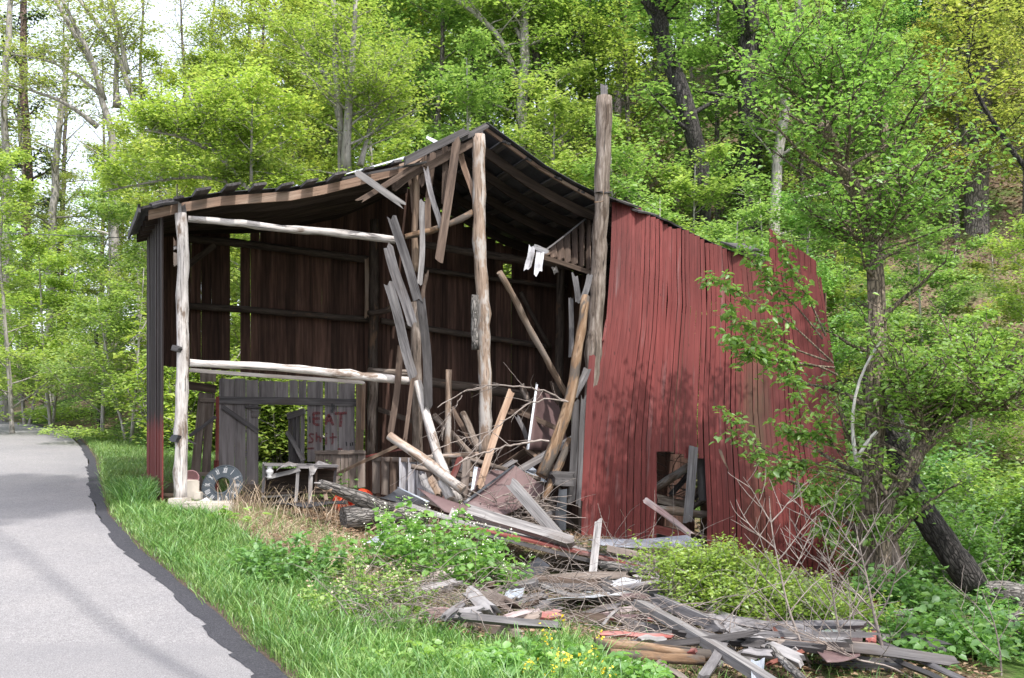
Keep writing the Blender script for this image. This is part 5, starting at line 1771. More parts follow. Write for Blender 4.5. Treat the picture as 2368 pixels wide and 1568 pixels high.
# ------------------------------------------------------------------ particular trees
def ptree(name, label, c, trunk_px, Y, r0, r1, bark, color, seed, limbs=(), cat='tree', leafm='leaf', base=True, **k):
    """tree whose trunk line is measured; limbs are (points, r0, r1) in the same crop"""
    P = [at(*cv(c, x, y), Y) for x, y in trunk_px]
    P = [Vector((p.x, p.y + .25 * math.sin(i * 1.7), p.z)) for i, p in enumerate(P)]
    g = ghf(P[0].x, P[0].y)
    if base and P[0].z > g - .2:
        dirn = (P[0] - P[1]).normalized() if len(P) > 1 else Vector((0, 0, -1))
        P.insert(0, Vector((P[0].x + dirn.x * .3, P[0].y, g - .3)))
    O = P[0].copy()
    tr = [([tuple(p - O) for p in P], r0, r1)]
    for i, (pts, a, b_) in enumerate(limbs):
        q = [at(*cv(c, x, y), Y + (.16 * j if i % 2 else -.16 * j)) for j, (x, y) in enumerate(pts)]
        tr.append(([tuple(p - O) for p in q], a, b_))
    rng = np.random.RandomState(seed)
    data = grow(rng, tr, **k)
    return tree_obj(name, O, data, M[bark], M[leafm], label, None, color, cat=cat)


far = dict(nb=16, blen=2.8, bstart=.3, ntw=8, lpt=18, lsize=.13, sig=.24)
ptree('pine_tree', 'tall reddish trunked pine second from the left edge', 'L', [(180, 1420), (178, 1100), (170, 600), (172, 250), (165, -60), (168, -400)], 40, .23, .10, 'barkpine', DG, 51, leafm='needle', nb=26, blen=2.4, bstart=.35, belev=(-.2, .3), ntw=8, lpt=16, lsize=.15, sig=.2, flat=.3)
ptree('forest_tree', 'grey trunk standing closest to the left edge beyond the road', 'L', [(40, 1560), (38, 1200), (36, 900), (42, 600), (60, 100), (60, -300)], 36, .20, .08, 'barkpale', OL, 52, **far)
ptree('forest_tree', 'slightly leaning grey trunk right of the reddish pine', 'L', [(345, 1500), (360, 1300), (385, 1000), (420, 750), (440, 600), (435, 300)], 38, .20, .09, 'barkpale', OL, 53, **far)
ptree('forest_tree', 'pale forked tree leaning left against the bright sky', 'L', [(780, 1500), (760, 1000), (715, 730), (680, 600), (640, 480), (570, 330), (480, 190), (370, 0), (330, -100)], 34, .19, .06, 'barkpale', OL, 54,
      limbs=[([(700, 680), (640, 480), (660, 420), (540, 240), (440, 60), (400, -50)], .10, .05), ([(680, 640), (560, 540), (430, 440), (250, 390), (100, 370)], .06, .02), ([(660, 860), (560, 760), (430, 690), (200, 600), (30, 570)], .08, .02)], nb=13, blen=2.2, bstart=.3, ntw=7, lpt=11, lsize=.11, sig=.25)
ptree('forest_tree', 'dark stemmed forked tree right of the pale leaning one', 'L', [(960, 1300), (930, 800), (880, 560), (820, 440), (770, 320), (680, 180), (600, 80), (520, -30)], 35, .17, .06, 'barkpale', OL, 55,
      limbs=[([(860, 500), (830, 300), (790, 130), (740, -20)], .10, .05), ([(790, 720), (785, 560), (790, 380), (790, 200)], .11, .05)], nb=13, blen=2.2, bstart=.3, ntw=7, lpt=12, lsize=.11, sig=.25)
ptree('maple_tree', 'pale grey multi stemmed maple with yellow green flowers behind the left roof', 'M', [(110, 1260), (105, 1000), (95, 750), (85, 500), (70, 250), (60, 0), (50, -200)], 24, .13, .05, 'barkpale', YG, 56,
      limbs=[([(140, 1180), (150, 900), (165, 600), (210, 250), (205, -60)], .11, .04), ([(100, 800), (40, 560), (-40, 430), (-150, 330), (-300, 180)], .07, .02), ([(150, 800), (260, 740), (400, 680), (470, 650)], .04, .015),
             ([(240, 1120), (270, 950), (330, 800), (420, 500), (560, 280)], .06, .02)], nb=18, blen=1.9, bstart=.12, ntw=9, lpt=17, lsize=.085, sig=.15)
ptree('maple_tree', 'bright green maple spreading above the left eave of the barn', 'L', [(1760, 1330), (1650, 1180), (1500, 1090), (1410, 1020), (1320, 900), (1300, 760), (1290, 600)], 23, .09, .03, 'barkpale', (1.2, 1.15, .8), 57,
      limbs=[([(1700, 1250), (1700, 1000), (1705, 700), (1700, 560)], .035, .012), ([(1740, 1290), (1500, 1200), (1200, 1180), (1000, 1240), (700, 1300)], .05, .015), ([(1400, 1010), (1250, 930), (1100, 900), (980, 880)], .04, .015)], nb=17, blen=1.7, bstart=.1, ntw=9, lpt=26, lsize=.095, sig=.16)
ptree('forest_tree', 'tall straight grey trunk rising behind the barn ridge', 'M', [(1320, 1250), (1325, 900), (1335, 600), (1350, 440), (1350, 200), (1340, 0), (1335, -200)], 31, .20, .12, 'barkpale', LG, 58,
      limbs=[([(1290, 560), (1260, 400), (1200, 250), (1080, 130), (900, 10), (800, -60)], .09, .05), ([(1335, 280), (1250, 120), (1130, 0)], .06, .03)], **far)
ptree('forest_tree', 'darker leaning trunk close behind the tall straight one', 'M', [(1480, 1250), (1460, 900), (1455, 600), (1420, 420), (1410, 200), (1385, 60), (1380, -150)], 32, .17, .10, 'bark', MG, 59, **far)
ptree('forest_tree', 'slim brown trunk with a fork between ridge and tall post', 'M', [(1750, 1250), (1745, 900), (1755, 500), (1760, 250), (1690, 60), (1670, -100)], 33, .13, .08, 'bark', MG, 60, limbs=[([(1760, 350), (1730, 280), (1640, 180), (1600, 140)], .06, .03)], **far)
ptree('forest_tree', 'black barked leaning tree with a high fork right of the tall post', 'T', [(255, 1000), (250, 800), (205, 620), (165, 480), (120, 370), (80, 220), (50, 130), (10, 30), (-40, -100)], 27, .26, .19, 'barkdark', MG, 61,
      limbs=[([(70, 200), (62, 120), (40, 20), (30, -80)], .15, .12)], nb=12, blen=2.8, bstart=.35, ntw=8, lpt=20, lsize=.13, sig=.24)
ptree('forest_tree', 'straight black barked tree with a bulge behind the red wall', 'T', [(470, 1100), (475, 900), (480, 640), (482, 400), (485, 150), (475, 0), (470, -150)], 29, .34, .28, 'barkdark', MG, 62, nb=12, blen=3, bstart=.35, ntw=8, lpt=20, lsize=.13, sig=.24)
ptree('forest_tree', 'slender crooked pale grey tree right of the black barked tree', 'T', [(600, 1000), (620, 800), (645, 530), (655, 340), (685, 220), (710, 100), (740, -40)], 28, .16, .11, 'barkpale', MG, 63, **far)
ptree('forest_tree', 'thick pale brown trunk high on the slope near the right edge', 'T', [(1580, 1250), (1590, 900), (1590, 650), (1600, 400), (1600, 150), (1590, -100)], 29, .36, .28, 'bark', OR, 64, nb=14, blen=3.0, bstart=.4, ntw=8, lpt=18, lsize=.12, sig=.24)
ptree('forest_tree', 'grey trunk left of the thick pale one on the right slope', 'T', [(1555, 1250), (1540, 1000), (1500, 880), (1530, 500), (1545, 200), (1535, -100)], 31, .18, .13, 'barkpale', LG, 65, **far)
ptree('forest_tree', 'slim dark branching sapling trunk at the upper right edge', 'T', [(1850, 850), (1790, 770), (1700, 660), (1600, 560), (1550, 430), (1530, 200), (1540, 0)], 17, .045, .02, 'barkdark', OR, 66, base=False, nb=12, blen=1.6, bstart=.1, ntw=8, lpt=20, lsize=.085, sig=.15)
ptree('dead_tree', 'short dark dead trunk in the woods beyond the road', '0', [(228, 935), (229, 880), (230, 840), (229, 770)], 27, .055, .05, 'barkdark', LG, 67, nb=3, blen=.3, ntw=1, lpt=3, lsize=.06, sig=.05)

# the pollarded elm in front of the right end of the wall
ELM_Y = 13.2
ptree('elm_tree', 'cut back elm with fresh sprouts standing before the right end of the red wall', 'T',
      [(1080, 2900), (1080, 2500), (1060, 2200), (1100, 1900), (1095, 1600), (1090, 1350), (1085, 1150), (1085, 1000), (1075, 930)], ELM_Y, .145, .095, 'barkelm', (.78, .98, .8), 71,
      limbs=[([(1080, 1050), (1000, 960), (960, 880), (930, 800), (900, 730), (880, 690), (835, 600)], .10, .065), ([(1100, 1000), (1130, 900), (1150, 760), (1160, 680), (1110, 580), (1055, 465)], .075, .05),
             ([(1090, 1250), (1050, 1200), (1000, 1140), (960, 1110)], .03, .01), ([(1100, 1200), (1150, 1120), (1230, 1060), (1270, 980)], .03, .01),
             ([(880, 690), (800, 500), (730, 360), (620, 300)], .012, .005), ([(890, 690), (860, 480), (870, 330)], .012, .005), ([(900, 680), (940, 560), (1010, 450)], .012, .005)],
      nb=17, blen=1.7, bstart=.12, belev=(.1, .9), ntw=9, lpt=11, lsize=.068, sig=.075, fine=True, layered=False, up=.05, zmin=1.0)
ptree('elm_tree', 'thick right hand limb of a second elm stem reaching to the right edge', '8',
      [(880, 1180), (860, 900), (870, 700), (905, 600), (980, 540), (1060, 465), (1130, 405), (1230, 330), (1330, 240), (1552, 20)], ELM_Y - .3, .13, .05, 'barkelm', (.9, 1.02, .8), 72,
      limbs=[([(1075, 450), (1080, 370), (1020, 265)], .035, .02), ([(1085, 400), (1110, 290), (1140, 235)], .03, .012), ([(1240, 320), (1300, 280), (1420, 290), (1552, 285)], .025, .012)],
      nb=20, blen=1.8, bstart=.3, belev=(.1, .9), ntw=8, lpt=10, lsize=.07, sig=.08, fine=True, layered=False, up=.05)
# drooping sprays in front of the red wall
SPR = [
    ('8', [(660, 120), (560, 70), (420, 60), (330, 30), (240, 20)]), ('5', [(1880, 1190), (1700, 1175), (1560, 1165), (1400, 1140), (1290, 1060), (1200, 1000)]),
    ('5', [(1840, 1150), (1640, 1080), (1480, 1010), (1330, 930), (1200, 860)]), ('5', [(1870, 1160), (1700, 1000), (1560, 870), (1400, 790), (1240, 680), (1100, 610)]),
    ('5', [(1800, 1000), (1640, 800), (1480, 640), (1330, 500), (1310, 450)]), ('5', [(1820, 980), (1720, 760), (1600, 560), (1540, 420)]),
    ('8', [(760, 600), (560, 545), (340, 500), (220, 410), (170, 350)]), ('8', [(790, 640), (640, 600), (480, 560), (360, 575)]), ('8', [(780, 620), (700, 540), (620, 420), (560, 330), (500, 250), (440, 130)]),
    ('8', [(820, 620), (760, 700), (670, 730)]), ('8', [(700, 600), (620, 650), (530, 690)]), ('8', [(980, 640), (1060, 690), (1000, 730)]), ('8', [(700, 500), (560, 400), (430, 400)]),
    ('8', [(830, 760), (870, 800), (850, 830)]), ('8', [(690, 760), (620, 820), (610, 840)])]
rng = np.random.RandomState(91)
wa = Acc(); LP_ = []
for c, pl in SPR:
    P = np.array([tuple(at(*cv(c, x, y), ELM_Y - .25 - .12 * i)) for i, (x, y) in enumerate(pl)])
    P = smooth_poly(P, 14)
    V, F = tube(P, np.linspace(.014, .003, 14), 4, False); wa.add(V, F)
    for j in range(5, 14):
        for q in range(2):
            d = norm(P[min(j + 1, 13)] - P[j - 1])
            T_ = wander(P[j], d + (rng.rand(3) - .5) * 1.6, .22 + .12 * rng.rand(), 4, rng, .5, -.05)
            V, F = tube(T_, [.004, .003, .002, .002], 3, False); wa.add(V, F)
            m = rng.poisson(13); a = rng.rand(m)
            LP_.append(np.stack([np.interp(a * 3, range(4), T_[:, k]) for k in range(3)], 1) + rng.randn(m, 3) * .028)
root = empty('elm_branches', at(2000, 1080, ELM_Y - .2)); tag(root, 'leafy drooping elm sprays hanging across the right part of the red wall', 'branch')
link('twigs', wa.mesh('twigs', True), M['barkelm'], root)
LV, LF = leaves(np.vstack(LP_), .078, rng, .5, True, .3)
o = link('foliage', mesh_np('foliage', LV, LF), M['leaf'], root); o.color = (.85, 1.0, .8, 1)

# leaning dead trunk behind the elm and white dead branch, fallen logs at right
def plog(name, label, cat, c, pts, Y, r0, r1, mat, dy=0.0, k=12, jit=.08):
    P = [at(*cv(c, x, y), Y + dy * i / (len(pts) - 1)) for i, (x, y) in enumerate(pts)]
    o = log(name, P, r0, r1, M[mat], None, k=k, jit=jit)
    return tag(o, label, cat)


plog('dead_tree', 'dark dead trunk leaning steeply behind the elm', 'dead tree', '8', [(800, 120), (880, 240), (945, 400), (975, 600), (1080, 800), (1180, 940), (1320, 1130)], 14.6, .15, .18, 'barkdarklog', -.5)
plog('dead_branch', 'bleached white dead branch hooked over the elm trunk', 'branch', '8', [(880, -60), (820, 20), (765, 130), (735, 260), (722, 340), (735, 440), (752, 535)], 12.6, .012, .024, 'deadwhite')
plog('dead_branch', 'short white broken branch joining the bleached one', 'branch', '8', [(760, 510), (800, 440), (850, 390)], 12.6, .024, .02, 'deadwhite')
plog('fallen_log', 'thick grey fallen log entering from the right edge', 'log', '8', [(1360, 1170), (1460, 1185), (1640, 1200)], 14.2, .2, .22, 'barklog', -.4)
plog('fallen_log', 'second fallen log lying lower at the right edge', 'log', '8', [(1480, 1320), (1560, 1310), (1660, 1290)], 13.0, .15, .16, 'barklog', -.2)
plog('dead_tree', 'short sunken grey trunk between dead trunk and red wall end', 'dead tree', '8', [(900, 880), (935, 960), (960, 1060)], 14.4, .07, .1, 'oldpost')

P = smooth_poly([at(-300, 528, 22), at(0, 538, 23), at(320, 552, 24.5), at(700, 560, 27)], 14)
V, F = tube(P, np.full(14, .009), 5)
tag(link('power_line', mesh_np('power_line', V, F, True), M['tindark']), 'thin dark overhead wire crossing the woods left of the barn', 'power line')

# dead saplings in front ---------------------------------------------------
def dead_sapling(label, main, Y, seed, r=.014, nb=9, side=None):
    rng = np.random.RandomState(seed)
    P = np.array([tuple(at(*cv('8', x, y), Y)) for x, y in main])
    P = smooth_poly(P, 16)
    a = Acc()
    V, F = tube(P, np.linspace(r, .003, 16), 6, False); a.add(V, F)

    def rec(P0, r0, L, lev, nb):
        for b in range(nb):
            f = .3 + .68 * (b + rng.rand()) / nb
            i = min(int(f * (len(P0) - 1)), len(P0) - 2)
            d = norm(P0[i + 1] - P0[i])
            sd = np.array([(1 if (b % 2) else -1) * (.5 + .4 * rng.rand()), (rng.rand() - .5) * .8, .15])
            B_ = wander(P0[i], d * .7 + sd, L * (1.15 - .6 * f), 8, rng, .28, .05)
            V, F = tube(B_, np.linspace(r0, .0015, 8), 4, False); a.add(V, F)
            if lev > 0: rec(B_, r0 * .6, L * .45, lev - 1, 4)
    rec(P, r * .45, .75, 1, nb)
    o = link('dead_sapling', a.mesh('dead_sapling', True), M['twig'], None)
    return tag(o, label, 'dead sapling', 'bare dead saplings before the wreck')


dead_sapling('bare dead sapling growing closest to the green bush', [(560, 1600), (480, 1380), (425, 1240), (400, 1120), (370, 980), (345, 860), (335, 700)], 9.0, 5)
dead_sapling('thickest bare sapling with a reddish base near the rusty plank', [(915, 1600), (870, 1400), (830, 1240), (805, 1100), (770, 960), (745, 830)], 9.2, 6, .02, 8)
dead_sapling('bare dead sapling between the two tallest ones', [(730, 1600), (680, 1400), (650, 1250), (632, 1100), (615, 960), (570, 800)], 9.4, 7, .014)
dead_sapling('short bare stem right beside the reddish based sapling', [(760, 1560), (740, 1300), (722, 1180), (708, 1085)], 9.6, 8, .012, 3)
dead_sapling('small bare stem at the lower right below the logs', [(1445, 1610), (1440, 1450), (1410, 1300), (1350, 1150)], 9.3, 9, .010, 4)
dead_sapling('low bare shoots leaning left of the green bush foot', [(1100, 1620), (900, 1500), (760, 1490), (560, 1380), (430, 1330)], 8.8, 10, .010, 7)

# dead branches hanging over the heap ----------------------------------------
for i, (label, pl, s0, r) in enumerate((
        ('long arching bare branch over the heap before the ridge post', [(610, 925), (680, 880), (780, 820), (900, 780), (1000, 765), (1130, 775), (1250, 785), (1370, 815), (1510, 880)], -1.0, .014),
        ('lower bare branch rising across the leaning orange board', [(740, 1330), (800, 1290), (860, 1230), (960, 1110), (1080, 1020), (1200, 920), (1300, 875), (1400, 862), (1520, 885)], -1.1, .012),
        ('knobbly bare branch lying before the large maroon sheet', [(760, 1310), (830, 1270), (940, 1235), (1070, 1200), (1200, 1170), (1300, 1160), (1385, 1160)], -1.2, .017),
        ('thin drooping bare vine left of the ridge post', [(640, 1140), (650, 1060), (700, 960), (760, 880), (780, 840)], -1.0, .007),
        ('thin bare vine curving over the low plank partition', [(390, 1440), (430, 1360), (520, 1300), (580, 1240), (640, 1190), (860, 1130), (1000, 1080)], -1.0, .007))):
    rng = np.random.RandomState(200 + i)
    P = np.array([tuple(spos('4', x, y, s0)) for x, y in pl]); P = smooth_poly(P, 22)
    P[1:-1] += rng.randn(20, 3) * .008
    a = Acc(); V, F = tube(P, np.linspace(r * .5, r, 22), 6, False, .15); a.add(V, F)
    for b in range(10):
        j = rng.randint(2, 20)
        B_ = wander(P[j], norm(P[j - 1] - P[j]) + (rng.rand(3) - .5) * 1.8, .15 + .4 * rng.rand(), 7, rng, .4, -.03)
        V, F = tube(B_, np.linspace(r * .4, .0015, 7), 4, False); a.add(V, F)
    o = link('dead_branch', a.mesh('dead_branch', True), M['twig'], None); tag(o, label, 'branch')

# dead vines, straw and sticks: uncountable ----------------------------------
def vines(name, poly, c, n, Ls, r, sag, mat, seed, lift=.12, wob=.5, label=None, ydep=None):
    rng = np.random.RandomState(seed)
    a = Acc()
    for i in range(n):
        x = rng.uniform(poly[0], poly[2]); y = rng.uniform(poly[1], poly[3])
        px_, py_ = cv(c, x, y)
        if ydep is None: p = G(px_, py_)
        else: p = S(px_, py_, rng.uniform(*ydep))
        p = np.array(p) + np.array([0, 0, rng.rand() * lift])
        L = rng.uniform(*Ls)
        d = np.array([rng.randn(), rng.randn() * .6, abs(rng.randn()) * .5])
        n_ = 9
        P = wander(p, d, L, n_, rng, wob, -sag)
        if ydep is None: P[:, 2] = np.maximum(P[:, 2], gh(P[:, 0], P[:, 1]) + .01)
        V, F = tube(P, np.linspace(r, r * .4, n_) * (.5 + rng.rand()), 4, False); a.add(V, F)
    o = link(name, a.mesh(name, True), M[mat], None)
    tag(o, label, 'dead vines', None, 'stuff')
    return o


vines('dead_vines', (700, 880, 2300, 1250), '7', 560, (.25, .9), .0035, .13, 'twig', 301, .14, label='tangle of dry grey vines along the front of the heap')
vines('dead_vines', (300, 880, 1000, 1450), '6', 300, (.3, 1.0), .004, .10, 'twig', 302, .25, label='dry vines and sticks over the timbers at the bottom')
vines('twig_heap', (900, 760, 1480, 1010), 'H', 170, (.2, .7), .006, .05, 'twig', 303, .1, .25, 'pile of thin dead sticks below the large maroon sheet', (-1.5, -.7))
vines('twig_heap', (1050, 820, 1500, 1000), '7', 60, (.3, .8), .006, .05, 'twig', 304, .1, .3, 'dry sticks hanging below the siding panel', (-2.6, -2.0))
vines('dead_vines', (1500, 1180, 2100, 1420), 'H', 120, (.3, .9), .004, .12, 'twig', 305, .1, .5, 'dry vines hanging over the right end of the siding panel', (-2.5, -2.1))
vines('dead_vines', (0, 1290, 800, 1500), '8', 70, (.3, 1.0), .005, .08, 'twig', 306, .2, label='dry sticks scattered at the bottom right')
vines('twig_heap', (600, 290, 880, 660), '6', 40, (.3, .8), .007, .04, 'inlog', 307, .1, .3, 'dead sticks packed behind the hole in the red wall', (.3, 1.0))


def tufts(name, label, mat, n, seed, region, h, w, lean, dens=None, color=(1, 1, 1), cat='grass', curve=.5):
    """blades of grass as bent strips; region(rng, n) gives X, Y arrays"""
    rng = np.random.RandomState(seed)
    X, Y = region(rng, n)
    n = len(X)
    Z = gh(X, Y)
    az = rng.rand(n) * 6.283; ln = lean * (.3 + rng.rand(n)); hh = h * (.45 + .75 * rng.rand(n)) * (1 + .35 * hashn(X, Y, 1.7, 5)); ww = w * (.6 + .7 * rng.rand(n))
    d = np.stack([np.cos(az), np.sin(az), np.zeros(n)], 1)
    ph = rng.rand(n) * 6.283
    sd = np.stack([np.cos(ph), np.sin(ph), np.zeros(n)], 1) * ww[:, None] / 2
    P = np.stack([X, Y, Z - .02], 1)
    q1 = P + d * (ln * hh * .35)[:, None] + np.array([0, 0, 1]) * (hh * .55)[:, None]
    q2 = P + d * (ln * hh * .9)[:, None] + np.array([0, 0, 1]) * (hh * .9)[:, None]
    q3 = P + d * (ln * hh * 1.4)[:, None] + np.array([0, 0, 1]) * (hh * (1.0 - curve * ln * .3))[:, None]
    V = np.stack([P - sd, P + sd, q1 - sd * .85, q1 + sd * .85, q2 - sd * .5, q2 + sd * .5, q3], 1).reshape(-1, 3)
    b = np.arange(n)[:, None] * 7
    F = np.concatenate([b + [0, 1, 3], b + [0, 3, 2], b + [2, 3, 5], b + [2, 5, 4], b + [4, 5, 6]], 1).reshape(-1, 3)
    o = link(name, mesh_np(name, V, F), M[mat], None); o.color = (*color, 1)
    return tag(o, label, cat, None, 'stuff')


def ppx(X, Y):
    z = gh(X, Y) - EYE
    return 1183.5 + FP * X / Y, HZ - FP * z / Y


def inpoly(x, y, poly):
    poly = np.array(poly, float); c = np.zeros(len(x), bool); j = len(poly) - 1
    for i in range(len(poly)):
        xi, yi = poly[i]; xj, yj = poly[j]
        k = ((yi > y) != (yj > y)) & (x < (xj - xi) * (y - yi) / (yj - yi + 1e-9) + xi)
        c ^= k; j = i
    return c


DRY = [(430, 1155), (490, 1205), (580, 1255), (680, 1300), (760, 1345), (860, 1388), (830, 1420), (1010, 1460), (1090, 1485), (1330, 1480), (1480, 1560), (1500, 1800), (2600, 1800), (2200, 1480), (1990, 1330), (1340, 1235), (1300, 1150), (600, 1130)]
BARNP = [(-4.55, 13.95), (6.4, 18.0), (5.0, 22.0), (-6.0, 17.7)]


def inbarn(X, Y): return inpoly(X, Y, BARNP)


def verge(rng, n):
    Y = 5.2 + (27 - 5.2) * rng.rand(n) ** 1.5
    wd = np.interp(Y, [5, 8, 10, 12, 14, 16, 20, 30], [6.5, 6.5, 5.0, 3.5, 2.2, 3, 7, 9])
    X = edgeX(Y) + .10 + wd * rng.rand(n) ** 1.15 + .05 * rng.randn(n)
    x, y = ppx(X, Y)
    thin = inpoly(x, y, DRY)
    keep = (~inbarn(X, Y)) & (~thin | (rng.rand(n) < .10)) & (X > edgeX(Y) + .06 * rng.rand(n))
    return X[keep], Y[keep]


tufts('verge_grass', 'fresh green grass along the road edge and round the barn corner', 'grassblade', 230000, 401, verge, .115, .0075, .6)


def near_verge(rng, n):
    Y = 5.4 + 8 * rng.rand(n); X = edgeX(Y) + .15 + 2.6 * rng.rand(n)
    x, y = ppx(X, Y)
    k = ~inpoly(x, y, DRY) & ~inbarn(X, Y)
    cl = np.sin(X * 9) * np.cos(Y * 7) + .5 * rng.randn(n) > .35
    return X[k & cl], Y[k & cl]


tufts('long_grass', 'taller grass tufts standing out of the verge', 'grassblade', 34000, 402, near_verge, .22, .009, .8, color=(.85, 1.0, .9))


def corner(rng, n):
    t = rng.rand(n); X = -5.25 + .55 * t + .1 * rng.randn(n); Y = 14.5 + .45 * rng.randn(n)
    k = ~inbarn(X, Y) & (X > edgeX(Y) + .2)
    return X[k], Y[k]


tufts('long_grass', 'dark long grass tuft at the foot of the black side wall', 'grassblade', 2600, 403, corner, .28, .011, .9, color=(.75, .9, .9))


def drygr(rng, n):
    Y = 8.5 + 6.5 * rng.rand(n); X = -4.2 + 6.2 * rng.rand(n)
    x, y = ppx(X, Y)
    k = inpoly(x, y, DRY) & (Y < 15) & ((x < 1200) | (rng.rand(n) < .35)) & (rng.rand(n) < .35 + .65 * (hashn(X, Y, 2.5, 2) > 0))
    k &= ~((s_of(X, Y) > .3) & inbarn(X, Y))
    return X[k], Y[k]


def s_of(X, Y): return -.358 * (X + 4.32) + .934 * (Y - 14)


tufts('dry_grass', 'dry straw coloured dead grass between the verge and the heap', 'straw', 60000, 404, drygr, .10, .0045, 1.5, cat='dry grass')


def tallstraw(rng, n):
    X = -3.6 + 2.6 * rng.rand(n); Y = 13.2 + .8 * rng.rand(n) + .36 * (X + 4.3) - .3
    return X, Y


tufts('dead_stalks', 'tall dead straw stalks before the wrecked cabinet', 'straw', 420, 405, tallstraw, .42, .007, .7, cat='dry grass')

# litter of dead leaves and small chips
rng = np.random.RandomState(410)
n = 26000
Y = 7.5 + 9 * rng.rand(n); X = -3 + 9 * rng.rand(n)
x, y = ppx(X, Y); k = inpoly(x, y, DRY)
k &= s_of(X, Y) < .3
X, Y = X[k], Y[k]
P = np.stack([X, Y, gh(X, Y) + .015 + .02 * rng.rand(len(X))], 1)
LV, LF = leaves(P, .06, rng, .75)
o = link('leaf_litter', mesh_np('leaf_litter', LV, LF), M['deadleaf'], None); tag(o, 'brown dead leaves and chips scattered between the timbers', 'leaf litter', None, 'stuff')
n = 30000
X = 1 + 24 * rng.rand(n); Y = 19 + 24 * rng.rand(n)
_k = ~inbarn(X, Y); X, Y = X[_k], Y[_k]
P = np.stack([X, Y, gh(X, Y) + .03], 1)
LV, LF = leaves(P, .12, rng, .7)
o = link('leaf_litter', mesh_np('leaf_litter', LV, LF), M['deadleaf'], None); tag(o, 'brown leaf litter covering the wooded hillside', 'leaf litter', None, 'stuff')
# low green cover on slope and ground
def cover(rng, n):
    a = n // 2
    X = np.r_[4 + 14 * rng.rand(a), -24 + 18 * rng.rand(n - a)]; Y = np.r_[9 + 22 * rng.rand(a), 19 + 20 * rng.rand(n - a)]
    k = (~inbarn(X, Y)) & ((X > edgeX(Y) + 1.0))
    x, y = ppx(X, Y); k &= ~inpoly(x, y, DRY)
    k &= (hashn(X, Y, 1.1, 9) + .6 * rng.randn(n) > -.1)
    return X[k], Y[k]


X, Y = cover(rng, 60000)
P = np.stack([X, Y, gh(X, Y) + .05 + .35 * rng.rand(len(X)) ** 1.5], 1)
LV, LF = leaves(P, .085, rng, .6)
o = link('ground_cover', mesh_np('ground_cover', LV, LF), M['leaf'], None); o.color = (.75, .92, .8, 1)
tag(o, 'low leafy green ground cover under the trees', 'ground cover', None, 'stuff')

# weeds with stems: garlic mustard, clover, yellow flowers ------------------------
def weed(name, label, cat, cx, cy, rad, hgt, nst, lsize, color, seed, lpts=16, flower=None, fsize=.02, fn=6, aspect=.9, flat=.5, ell=1.0, lift=0.0, Y=None):
    rng = np.random.RandomState(seed)
    c = G(cx, cy) if Y is None else at(cx, cy, Y)
    if Y is not None: c = Vector((c.x, c.y, ghf(c.x, c.y)))
    st = Acc(); LP_ = []; FP_ = []
    for i in range(nst):
        a = rng.rand() * 6.283; r = rad * math.sqrt(rng.rand())
        bx, by = c.x + math.cos(a) * r, c.y + math.sin(a) * r * ell
        b = np.array([bx, by, ghf(bx, by) - .02 + lift])
        H = hgt * (.55 + .6 * rng.rand()) * (1 - .45 * (r / rad) ** 2)
        P = wander(b, np.array([(rng.rand() - .5) * .5 + .3 * math.cos(a), (rng.rand() - .5) * .4, 1.0]), H, 6, rng, .25, .05)
        V, F = tube(P, np.linspace(.005, .002, 6), 4, False); st.add(V, F)
        m = rng.poisson(lpts)
        f = .12 + .85 * rng.rand(m) ** .8
        q = np.stack([np.interp(f * 5, range(6), P[:, k]) for k in range(3)], 1)
        LP_.append(q + rng.randn(m, 3) * np.array([lsize * .6, lsize * .6, lsize * .25]))
        if flower: FP_.append(P[-1] + rng.randn(fn, 3) * np.array([.02, .02, .018 if fn < 12 else .05]))
    root = empty(name, c); tag(root, label, cat)
    o = link('stems', st.mesh('stems', True), M['leaf'], root); o.color = (.7, .8, .7, 1)
    LV, LF = leaves(np.vstack(LP_), lsize, rng, flat, True, .1, aspect)
    o = link('foliage', mesh_np('foliage', LV, LF), M['leaf'], root); o.color = (*color, 1)
    if flower:
        LV, LF = leaves(np.vstack(FP_), fsize, rng, .2, False, 0, 1.0)
        link('flowers', mesh_np('flowers', LV, LF), M[flower], root)
    return root


weed('white_flowered_weed', 'large leafy weed clump with tiny white flowers before the fallen log', 'plant', 1010, 1345, .72, .80, 110, .070, (.70, .93, .75), 501, 20, 'petalwhite', .016, 6)
weed('leafy_weed', 'dark green leafy weed clump left of the white flowered one', 'plant', 668, 1330, .55, .42, 60, .05, (.62, .85, .8), 502, 26)
weed('leafy_weed', 'small broad leaved weed below the wrecked cabinet', 'plant', 535, 1215, .22, .26, 10, .12, (.95, 1.05, .9), 503, 7, aspect=.4)
weed('leafy_weed', 'fine leaved weeds with pale spikes beside the white flowers', 'plant', 850, 1400, .55, .40, 60, .035, (1.0, 1.05, .9), 504, 24, 'straw', .02, 5)
weed('yellow_flower', 'yellow flowering mustard plants at the bottom edge', 'flower', 1300, 1600, .25, .42, 16, .04, (.9, 1.05, .85), 505, 8, 'petalyellow', .02, 8)
weed('leafy_weed', 'broad patch of low green weeds around the yellow flowers', 'plant', 1330, 1568, .75, .24, 110, .055, (.75, 1.0, .85), 506, 14, ell=.6)
weed('leafy_weed', 'low green weeds along the bottom edge left of the yellow flowers', 'plant', 1060, 1545, .85, .16, 110, .05, (.9, 1.05, .85), 507, 12, ell=.6)
weed('leafy_weed', 'few heart shaped leaves among the dry vines', 'plant', 1005, 1440, .35, .14, 26, .055, (.9, 1.0, .8), 508, 8)
weed('leafy_weed', 'small green sprig growing at the end of the vine tangle', 'plant', 1230, 1420, .18, .12, 10, .05, (.8, 1.0, .8), 509, 8)
